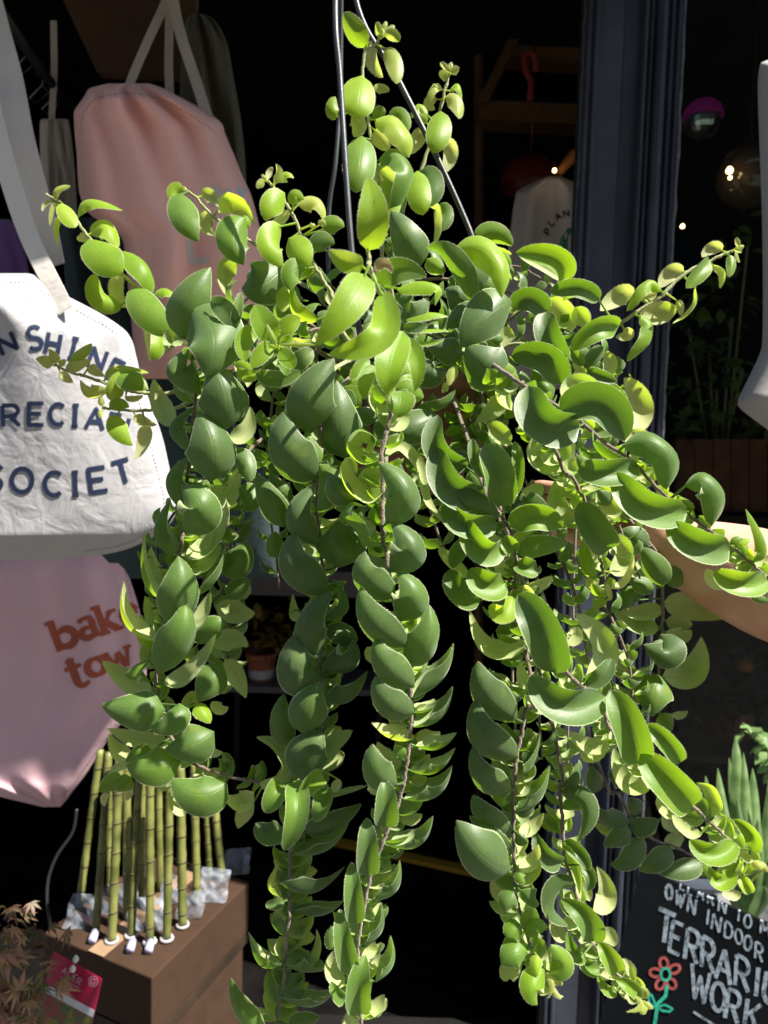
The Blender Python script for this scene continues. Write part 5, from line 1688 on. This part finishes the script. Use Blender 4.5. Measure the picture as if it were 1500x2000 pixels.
# ---------------------------------------------------------------- strappy plant behind the sign
def strap_plant(name, lab, base, blades, m, potm):
    e = empty(name, base, lab, 'plant')
    for (tipx, tipy, d, w, bend) in blades:
        tip = at(tipx, tipy, d); n = 12; V = []; F = []
        b0 = base + Vector(((tip.x-base.x)*.12, (tip.y-base.y)*.1, 0))
        ctrl = b0.lerp(tip, .5) + Vector((bend*.03, -.01, .02))
        side = (tip-b0).cross(VIEW).normalized()
        for i in range(n):
            t = i/(n-1); p = b0*(1-t)**2 + ctrl*2*t*(1-t) + tip*t*t
            ww = 1.05*w*min(1, .45+1.6*t)*(1-t**3)**.8 + .0005
            for j, s in enumerate((-1,-.5,0,.5,1)): V.append(p + side*s*ww - VIEW*-(abs(s)*ww*.35))
        for i in range(n-1):
            for j in range(4): F.append((i*5+j, i*5+j+1, (i+1)*5+j+1, (i+1)*5+j))
        mesh_obj('leaf', V, F, m, e, True)
    return e
M_STRAP = tone_mat('strap_leaf', [(.12,.22,.07),(.20,.33,.11),(.32,.44,.19)], 30, .35)
base = at(1462,1800,1.42)
e = strap_plant('strap_leaved_plant', 'bright green clump of broad strap leaves rising behind the chalkboard', base, [
 (1436,1436,1.44,.020,0),(1424,1480,1.46,.010,-.2),(1452,1470,1.42,.013,.1),(1470,1500,1.43,.016,.3),(1378,1515,1.46,.016,-.8),(1402,1500,1.48,.013,-.5),(1500,1540,1.40,.016,.8),(1530,1600,1.38,.018,1),(1510,1480,1.46,.014,.6),(1490,1730,1.36,.016,.6),(1412,1560,1.42,.014,-.3),(1440,1560,1.38,.012,0),(1480,1600,1.37,.014,.4),(1395,1600,1.40,.012,-.6)], M_STRAP, M_GPOT)
mb = MB(); pb = Vector((base.x, base.y, base.z-.13)); mb.lathe(pb, [(.001,0),(.055,0),(.075,.12),(.082,.12),(.082,.14),(.074,.14),(.07,.125),(.001,.122)], 28); mb.build('pot', M_GPOT, e, True)
mb = MB(); mb.lathe(Vector((pb.x,pb.y,0)), [(.001,.001),(.11,.001),(.11,pb.z-.03),(.10,pb.z-.012),(.001,pb.z-.002)], 24)
pl = empty('plant_plinth', Vector((pb.x,pb.y,0)), 'dark round plinth carrying the strap-leaved plant', 'plinth'); mb.build('column', M_GPOT, pl, True)
e = empty('trailing_plant', at(1490,1440,1.5), 'small-leaved grey-green sprig arching above the strap leaves', 'plant')
mb = MB(); sp_ = [at(1560,1560,1.5), at(1520,1490,1.5), at(1490,1450,1.5), at(1455,1428,1.5)]
mb.tube([Vector(p) for p in smooth_path(sp_, 6)], .002, 6); mb.tube([Vector(p) for p in smooth_path([at(1560,1600,1.5), at(1530,1540,1.5), at(1490,1500,1.5)], 6)], .002, 6); mb.tube([at(1560,1560,1.5), at(1600,1700,1.5), Vector((at(1600,1700,1.5).x,at(1600,1700,1.5).y,.002))], .003, 6); mb.build('stem', M_STEMG, e, True)
foliage('leaves', [Vector(p) for p in smooth_path(sp_, 5)] + [at(1500,1500,1.5), at(1520,1530,1.5)], 46, .032, M_STRAP, e, .008, 8)

# ---------------------------------------------------------------- lucky bamboo on a cardboard box
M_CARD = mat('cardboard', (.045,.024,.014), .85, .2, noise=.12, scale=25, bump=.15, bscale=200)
P0 = at(297,1910,1.34); zt = P0.z                   # front corner of the lid
PL = at_z(86,1822,zt); PR = at_z(487,1722,zt); PB = PL + (PR-P0)
bxh = .115
bx = empty('cardboard_box', (P0+PB)/2 - Vector((0,0,bxh)), 'closed brown cardboard box with clear sachets on its lid', 'box')
dn = Vector((0,0,-bxh))
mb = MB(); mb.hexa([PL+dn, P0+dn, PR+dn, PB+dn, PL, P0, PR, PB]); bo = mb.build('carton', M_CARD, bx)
bv = bo.modifiers.new('b', 'BEVEL'); bv.width = .003; bv.segments = 2
dirx = (PR-P0).normalized(); diry = (PL-P0).normalized()
M_TAPE = mat('packing_tape', (.26,.17,.10), .35, .5)
mb = MB(); mq = (P0+PL)/2; mr = (PR+PB)/2
mb.add([mq-diry*.02+Vector((0,0,.0015)), mq+diry*.02+Vector((0,0,.0015)), mr+diry*.02+Vector((0,0,.0015)), mr-diry*.02+Vector((0,0,.0015))], [(0,1,2,3)]); mb.build('tape', M_TAPE, bx)
# stand under the box
sd = empty('lower_carton', Vector(((P0.x+PB.x)/2,(P0.y+PB.y)/2,0)), 'dark carton on short legs standing under the cardboard box', 'box')
zb = zt-bxh-.003
def lerp4(a, b): return P0 + (PR-P0)*a + (PL-P0)*b
for a0, b0 in ((.04,.04),(.90,.04),(.04,.90),(.90,.90)):
    q = [lerp4(a0,b0), lerp4(a0+.07,b0), lerp4(a0+.07,b0+.07), lerp4(a0,b0+.07)]
    mb = MB(); mb.hexa([Vector((p.x,p.y,.002)) for p in q]+[Vector((p.x,p.y,zb-.02)) for p in q]); mb.build('leg', M_CARD, sd)
q = [lerp4(.0,.0), lerp4(1,0), lerp4(1,1), lerp4(0,1)]
mb = MB(); mb.hexa([Vector((p.x,p.y,zb-.0195)) for p in q]+[Vector((p.x,p.y,zb)) for p in q]); mb.build('top', M_WOODD, sd)
q = [lerp4(.03,.03), lerp4(.97,.03), lerp4(.97,.97), lerp4(.03,.97)]
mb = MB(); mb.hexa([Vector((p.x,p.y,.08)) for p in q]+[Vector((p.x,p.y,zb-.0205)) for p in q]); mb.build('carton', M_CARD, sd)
def bamboo_mat():
    m, nt, p = new_mat('bamboo_stalk'); N, L = nt.nodes, nt.links
    uv = N.new('ShaderNodeTexCoord'); nz = N.new('ShaderNodeTexNoise'); nz.inputs['Scale'].default_value = 18; L.new(uv.outputs['Object'], nz.inputs['Vector'])
    r = N.new('ShaderNodeValToRGB'); r.color_ramp.elements[0].color = (.075,.085,.018,1); r.color_ramp.elements[1].color = (.19,.20,.055,1); r.color_ramp.elements[0].position=.35; r.color_ramp.elements[1].position=.65
    L.new(nz.outputs['Fac'], r.inputs[0]); L.new(r.outputs[0], p.inputs['Base Color']); p.inputs['Roughness'].default_value = .4
    return m
M_BAM = bamboo_mat(); M_NODE = mat('bamboo_node', (.075,.065,.02), .7)
M_CAP = mat('white_collar', (.36,.35,.36), .5)
mpl = bpy.data.materials.new('clear_film'); mpl.use_nodes = True; nt = mpl.node_tree; p = nt.nodes['Principled BSDF']
p.inputs['Base Color'].default_value = (.28,.31,.36,1); p.inputs['Roughness'].default_value = .35; p.inputs['Specular IOR Level'].default_value = .4
tr = nt.nodes.new('ShaderNodeBsdfTransparent'); ms = nt.nodes.new('ShaderNodeMixShader')
tcx = nt.nodes.new('ShaderNodeTexCoord'); nz = nt.nodes.new('ShaderNodeTexNoise'); nz.inputs['Scale'].default_value = 38; nz.inputs['Detail'].default_value = 2; nz.inputs['Distortion'].default_value = .8
mr_ = nt.nodes.new('ShaderNodeMapRange'); mr_.inputs[1].default_value=.35; mr_.inputs[2].default_value=.65; mr_.inputs[3].default_value=.06; mr_.inputs[4].default_value=.42
nt.links.new(tcx.outputs['Object'], nz.inputs['Vector']); nt.links.new(nz.outputs['Fac'], mr_.inputs[0]); nt.links.new(mr_.outputs[0], ms.inputs[0])
nt.links.new(tr.outputs[0], ms.inputs[1]); nt.links.new(p.outputs[0], ms.inputs[2]); nt.links.new(ms.outputs[0], nt.nodes['Material Output'].inputs[0])
stalks = [((560,100),(465,790)),((620,150),(562,960)),((690,180),(655,1015)),((640,200),(645,740)),((742,150),(748,880)),((810,100),(770,985)),((880,100),(878,1025)),((930,100),(940,720)),((992,200),(978,1005)),((1060,200),(1070,925)),((1140,150),(1155,790)),((1205,150),(1232,640)),((1252,180),(1305,650)),((835,150),(828,800))]
snames = ['leftmost bamboo stalk of the bunch, leaning outward','second bamboo stalk, standing in the leftmost clear sachet','pale bamboo stalk rising from a white collar near the front edge','short shaded bamboo stalk behind the front pair','bamboo stalk between two white collars at the middle','bamboo stalk in the first purple-capped collar','bamboo stalk over the front sachet with a purple cap','dark bamboo stalk deep in the middle of the bunch','thick bamboo stalk in the white collar nearest the box corner','bamboo stalk in the collar beside the box edge','bamboo stalk before the second sachet from the far end','slim bamboo stalk near the far sachets','rightmost bamboo stalk, leaning over the farthest sachet','shaded bamboo stalk behind the front sachet']
for i, ((x0,y0),(x1,y1)) in enumerate(stalks):
    bx_, by_ = x1/3, 1500+y1/3
    foot = at_z(bx_, by_, zt+.002)
    df = (inv @ foot).z*-1
    tx, ty = x0/3 + (x0-x1)/3*.3, 1500+y0/3-(y1-y0)/3*.3
    top = at(tx, ty, df+.02)
    rd = (.0078 if i not in (3,7,13) else .0070)*random.uniform(.88,1.1)
    e = empty('bamboo_stalk', foot, snames[i], 'bamboo', 'bamboo stalks on the box')
    n = 26; pts = [foot.lerp(top, t/(n-1)) for t in range(n)]
    mb = MB(); mb.tube(pts, [rd*(1.0+.12*(t%4==3)) for t in range(n)], 10); nf = len(mb.f)
    for t in [q for q in range(2+i%3, n, 4)]: mb.tube([pts[t]-Vector((0,0,.0018)), pts[t]+Vector((0,0,.0018))], rd*1.13, 10)
    cn = mb.build('cane', M_BAM, e, True); cn.data.materials.append(M_NODE)
    cn.data.polygons.foreach_set('material_index', [0]*nf+[1]*(len(mb.f)-nf))
    if i in (2,5,6,8,9):
        mb = MB(); mb.lathe(foot, [(rd*1.05,.004),(.012,.006),(.0135,.003),(.0135,.0005),(rd,.0005)], 20); mb.build('collar', M_CAP, e, True)
M_LILAC = mat('lilac_cap', (.40,.38,.55), .4)
for i, (x, y) in enumerate(((540,1035),(762,1090),(870,1095))):
    c = at_z(x/3, 1500+y/3, zt+.001); e = empty('water_tube', c, ('lilac capped tube lying under the leftmost sachet','lilac capped tube lying at the box front, further from the corner','lilac capped tube lying at the box front, nearest the corner')[i], 'tube', 'tubes on the box lid')
    mb = MB(); mb.tube([c+Vector((0,0,.008)), c-diry*.0+Vector((-.004,.025,.008))], .008, 12); mb.build('tube', M_LILAC, e, True)
for i, (cx, cy, w, h, rot) in enumerate(((480,900,200,190,-8),(680,820,220,170,4),(850,910,230,180,0),(1110,850,170,150,25),(1245,745,170,190,-14),(1385,592,150,150,10),(1000,760,150,170,30))):
    c = at_z(cx/3, 1500+cy/3, zt+.012); n = 14; rg = random.Random(50+i)
    ph = [(rg.uniform(3,11), rg.uniform(3,11), rg.uniform(0,6)) for _ in range(5)]
    V = []; F = []; d_ = -(inv @ c).z
    hw, hh = w/3/FPX*d_/2, h/3/FPX*d_/2
    e1 = (dirx*math.cos(R(rot))+diry*-math.sin(R(rot))).normalized(); e2 = Vector((0,0,1))*.72 + (-VIEW*0 + Vector((0,1,0))*.7); e2.normalize()
    e1 = IX*math.cos(R(rot))+Vector((0,0,1))*math.sin(R(rot))*.5; e1.normalize()
    for side in (0,1):
        for a in range(n+1):
            for b_ in range(n+1):
                u, v_ = a/n*2-1, b_/n*2-1
                k_ = sum(math.sin(p_*u+q_*v_+r_) for p_, q_, r_ in ph)*.0009
                puff = .006*(1-u**4)*(1-v_**4)*(1 if side == 0 else -.6)
                pt = c + e1*u*hw*(1+.05*math.sin(v_*5+i)) + e2*(v_*hh+hh*.55) + e1.cross(e2).normalized()*(k_*(1-u**6) + puff)
                pt.z = max(pt.z, zt+.002)
                V.append(pt)
    m1 = n+1
    for s_ in (0,1):
        for a in range(n):
            for b_ in range(n): 
                o_ = s_*m1*m1; F.append((o_+a*m1+b_, o_+(a+1)*m1+b_, o_+(a+1)*m1+b_+1, o_+a*m1+b_+1))
    o = mesh_obj('plastic_sachet', V, F, mpl)
    tag(o, ['crumpled clear sachet at the outer end of the box lid','shaded clear sachet behind the bamboo canes','broad clear sachet at the front edge of the lid','clear sachet lying by the near long edge of the box','clear sachet upright against the long edge, second from its far end','clear sachet at the farthest corner of the box','clear sachet half hidden in the middle of the bamboo'][i], 'sachet', 'clear sachets on the box')

# ---------------------------------------------------------------- maple in the corner with its label
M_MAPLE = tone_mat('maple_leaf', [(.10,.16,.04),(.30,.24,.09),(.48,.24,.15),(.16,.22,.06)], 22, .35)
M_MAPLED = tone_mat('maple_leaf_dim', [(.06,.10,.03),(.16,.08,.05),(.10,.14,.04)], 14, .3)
mp_ = empty('maple_plant', Vector((at(40,2000,1.12).x, at(40,2000,1.12).y, 0)), 'young maple with small pink-green palmate leaves in the near corner', 'maple')
pts = [at(x,y,1.12) for x, y in ((5,1830),(10,1870),(40,1905),(60,1930),(30,1960),(55,1975),(15,1990),(70,2010),(40,2040),(90,1895),(0,1940))]
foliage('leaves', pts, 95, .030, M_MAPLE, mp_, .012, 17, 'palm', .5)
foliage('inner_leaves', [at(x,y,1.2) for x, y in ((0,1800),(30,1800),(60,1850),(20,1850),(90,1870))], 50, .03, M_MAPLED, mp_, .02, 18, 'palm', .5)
base = Vector((pts[0].x-.02, pts[0].y+.03, .14))
mb = MB()
for p_ in pts[::2]: mb.tube([Vector(q) for q in smooth_path([base, base.lerp(p_, .6)+Vector((0,0,.03)), p_], 6)], [.004-.003*i/12 for i in range(13)], 6)
mb.build('stems', M_STEM, mp_, True)
mb = MB(); mb.lathe(Vector((base.x,base.y,.001)), [(.001,0),(.08,0),(.10,.15),(.108,.15),(.108,.17),(.1,.17),(.095,.15),(.001,.148)], 28); mb.build('pot', M_GPOT, mp_, True)
cd = empty('plant_label', at(140,1940,1.2), 'crimson plant label with a white stripe and a leaf picture', 'label')
q0, q1, q2, q3 = at(104,1858,1.2), at(199,1912,1.17), at(150,2130,1.15), at(45,2080,1.18)
def lq(u, v, lift=0.0):
    n_ = (q1-q0).cross(q3-q0).normalized(); n_ = n_ if n_.dot(ORG-q0) > 0 else -n_
    return (q0*(1-u)+q1*u)*(1-v) + (q3*(1-u)+q2*u)*v + n_*lift
def lpatch(name, u0, u1, v0, v1, th, m, lift):
    mm = MB(); mm.hexa([lq(u0,v1,lift-th), lq(u1,v1,lift-th), lq(u1,v0,lift-th), lq(u0,v0,lift-th), lq(u0,v1,lift), lq(u1,v1,lift), lq(u1,v0,lift), lq(u0,v0,lift)]); return mm.build(name, m, cd)
card = lpatch('card', 0,1,0,1,.0012, mat('label_crimson', (.36,.008,.055), .35, .5), 0.0)
lpatch('white_stripe', 0,1,.285,.35,.0004, mat('label_white', (.62,.62,.68), .4), .0006)
lpatch('picture', .01,.99,.353,.99,.0004, tone_mat('label_picture', [(.05,.02,.03),(.32,.05,.06),(.07,.12,.05),(.22,.22,.03),(.02,.05,.04)], 38, 0), .0006)
surfc = stroke_surface(obj_bvh(card), .0006)
S = []
for ch, x, y in (('A',126,1896),('C',136,1902),('E',146,1910),('R',155,1917)): S += [(q, 2.0) for q in glyph(ch, x, y, 13, 8, -28)]
S += [([(118+i*1.0, 1908+i*.62) for i in range(0,38,2)], 1.6)]
S += [(arc(182,1917,9,10,0,360,20), 1.6), (arc(182,1917,5,5.5,50,340,14), 1.8), ([(187,1919),(183,1919)], 1.6)]
mb = MB(); draw_strokes(mb, S, surfc); mb.build('lettering', mat('label_ink', (.55,.30,.36), .6), cd)
mb = MB(); mb.tube([lq(.5,.95,-.002), Vector((lq(.5,1).x, lq(.5,1).y+.02, .15))], .002, 6); mb.build('spike', M_CAP, cd)
bd = empty('white_bud', at(148,1874,1.16), 'pair of pale buds resting on the crimson label', 'bud')
mb = MB()
for x, y in ((148,1874),(142,1893)): mb.lathe(at(x,y,1.165), [(.0005,-.006),(.004,-.003),(.005,.001),(.0025,.006),(.0005,.007)], 12)
mb.build('bud', mat('pale_bud', (.6,.6,.5), .6), bd, True)

# black cable at the bottom corner
cb = MB(); cb.tube([Vector(p) for p in smooth_path([at(150,1580,1.75), at(142,1625,1.75), at(112,1670,1.74), at(95,1715,1.73), at(92,1765,1.72), at(98,1820,1.72), at(95,1990,1.74), at(90,2200,1.78)], 8)], .0035, 8)
tag(cb.build('cable', mat('grey_cable', (.02,.02,.022), .45), None, True), 'thin grey cable hanging down the dark corner beside the box', 'cable')

# ---------------------------------------------------------------- things glimpsed between the stems
sh = empty('back_shelf', at_y(500,1160,2.5), 'pale shelf inside the doorway holding small pots', 'shelf')
lo, hi = at_y(430,1160,2.5), at_y(760,1120,2.5)
mb = MB(); mb.box((lo.x,2.5,lo.z),(hi.x,2.75,hi.z)); mb.build('shelf', mat('grey_board', (.12,.105,.10), .8), sh)
lo2 = at_y(430,1340,2.5); mb = MB(); mb.box((lo.x,2.5,lo2.z-.02),(hi.x,2.75,lo2.z)); mb.build('shelf', mat('grey_board', (.12,.105,.10), .8), sh)
for sx in (lo.x+.01, hi.x-.03):
    mb = MB(); mb.box((sx,2.72,.006),(sx+.02,2.74,lo.z-.001)); mb.build('post', M_IRON, sh)
c = at_y(510,1330,2.58); c.z = lo2.z+.001
rw = potted('potted_plant', 'plant in a red and white pot on the shelf inside the doorway', 'plant', c, .055, .10, M_TERRA, lambda e: foliage('leaves', [c+Vector((0,0,.15)), c+Vector((.05,0,.2)), c+Vector((-.05,0,.18))], 90, .05, tone_mat('amber_leaf', [(.10,.06,.01),(.30,.18,.02),(.05,.08,.01)], 14), e, .05, 41))
mb = MB(); mb.lathe(c, [(.0415,.004),(.0475,.045),(.0485,.045),(.0425,.003)], 28); mb.build('white_band', mat('white_band', (.45,.45,.44), .6), rw, True)
ys = MB(); a, b_ = at_z(560,1625,.16), at_z(960,1712,.16)
ys.hexa([Vector((a.x,a.y,.145)), Vector((b_.x,b_.y,.145)), Vector((b_.x,b_.y+.04,.145)), Vector((a.x,a.y+.04,.145)), Vector((a.x,a.y,.16)), Vector((b_.x,b_.y,.16)), Vector((b_.x,b_.y+.04,.16)), Vector((a.x,a.y+.04,.16))])
tag(ys.build('step_nosing', mat('yellow_nosing', (.55,.30,.02), .5)), 'yellow edge strip of the step inside the dark doorway', 'step edge')
mb = MB(); mb.box((a.x-1.2, min(a.y,b_.y)+.045, .006),(b_.x+.6, 4.0, .143)); s_ = mb.build('inner_step', M_DFLOOR); s_['kind'] = 'structure'

# ---------------------------------------------------------------- the arm that steadies the basket
def skin_material():
    m, nt, p = new_mat('skin'); N, L = nt.nodes, nt.links
    tc = N.new('ShaderNodeTexCoord'); nz = N.new('ShaderNodeTexNoise'); nz.inputs['Scale'].default_value = 24; nz.inputs['Detail'].default_value = 5; L.new(tc.outputs['Object'], nz.inputs['Vector'])
    r = N.new('ShaderNodeValToRGB'); r.color_ramp.elements[0].color = (.50,.24,.15,1); r.color_ramp.elements[1].color = (.64,.36,.25,1); r.color_ramp.elements[0].position=.3; r.color_ramp.elements[1].position=.7
    L.new(nz.outputs['Fac'], r.inputs[0]); L.new(r.outputs[0], p.inputs['Base Color'])
    p.inputs['Roughness'].default_value = .48; p.inputs['Subsurface Weight'].default_value = .25; p.inputs['Subsurface Radius'].default_value = (.010,.004,.002); p.inputs['Subsurface Scale'].default_value = .6
    n2 = N.new('ShaderNodeTexNoise'); n2.inputs['Scale'].default_value = 500; L.new(tc.outputs['Object'], n2.inputs['Vector']); b = N.new('ShaderNodeBump'); b.inputs['Strength'].default_value = .15; b.inputs['Distance'].default_value = .001
    L.new(n2.outputs['Fac'], b.inputs['Height']); L.new(b.outputs[0], p.inputs['Normal'])
    return m
M_SKIN = skin_material()
shoulder = at(2150,900,.80); elbow = at(1640,1185,.74); wrist = at(1290,1062,.82)
J = []; E = []; RD = []
def jn(p, r, par=None):
    J.append(Vector(p)); RD.append(r)
    if par is not None: E.append((par, len(J)-1))
    return len(J)-1
s0 = jn(shoulder, .052); s1 = jn(shoulder.lerp(elbow,.5), .047, s0); s2 = jn(shoulder.lerp(elbow,.9), .058, s1); s3 = jn(elbow, .060, s2)
f1 = jn(elbow.lerp(wrist,.25)+Vector((0,0,-.004)), .064, s3); f2 = jn(elbow.lerp(wrist,.6), .056, f1); w0 = jn(elbow.lerp(wrist,.92), .040, f2)
wd = (wrist-elbow).normalized()
pm = jn(wrist+wd*.03, .026, w0); kn = jn(wrist+wd*.062, .024, pm)
fdir = (pc + Vector((.085,-.02,-.06)) - J[kn]).normalized()
upv = Vector((0,0,1)); inw = Vector((-.5,.8,0)).normalized()
for q, (oz, ln) in enumerate(((.030,.072),(.010,.080),(-.010,.074),(-.030,.058))):
    b0 = jn(J[kn] + upv*oz*.85 + wd*.008, .0105, kn)
    m0 = jn(J[b0] + wd*ln*.42 + inw*ln*.15, .0092, b0); m1_ = jn(J[m0] + wd*ln*.2 + inw*ln*.36, .0085, m0); jn(J[m1_] + inw*ln*.30 - wd*ln*.08, .0075, m1_)
t0 = jn(J[pm] + upv*.022 - Vector((0,.02,0)), .0125, pm); t1 = jn(J[t0] + wd*.026 + Vector((0,-.012,.016)), .0105, t0); jn(J[t1] + wd*.026 + Vector((-.002,.002,.006)), .0088, t1)
me = bpy.data.meshes.new('person'); me.from_pydata([tuple(v) for v in J], E, []); me.update()
per = bpy.data.objects.new('person', me); COL.objects.link(per); me.materials.append(M_SKIN)
sk = per.modifiers.new('skin', 'SKIN')
for i, r in enumerate(RD): me.skin_vertices[0].data[i].radius = (r, r); me.skin_vertices[0].data[i].use_root = (i == 0)
sk.use_smooth_shade = True; sk.branch_smoothing = .4
ss = per.modifiers.new('sub', 'SUBSURF'); ss.levels = 2; ss.render_levels = 2
tag(per, 'bare forearm reaching in from the edge to steady the hanging basket', 'person')
mb = MB(); mb.tube([Vector(p) for p in smooth_path([shoulder+(shoulder-elbow)*.35, shoulder, shoulder.lerp(elbow,.30), shoulder.lerp(elbow,.55)], 5)], [.075,.075,.074,.073,.073,.072,.071,.070,.070,.069,.068,.067,.067,.066,.066,.066], 20)
slv = mb.build('sleeve', M_TEAL, None, True); slv.parent = per
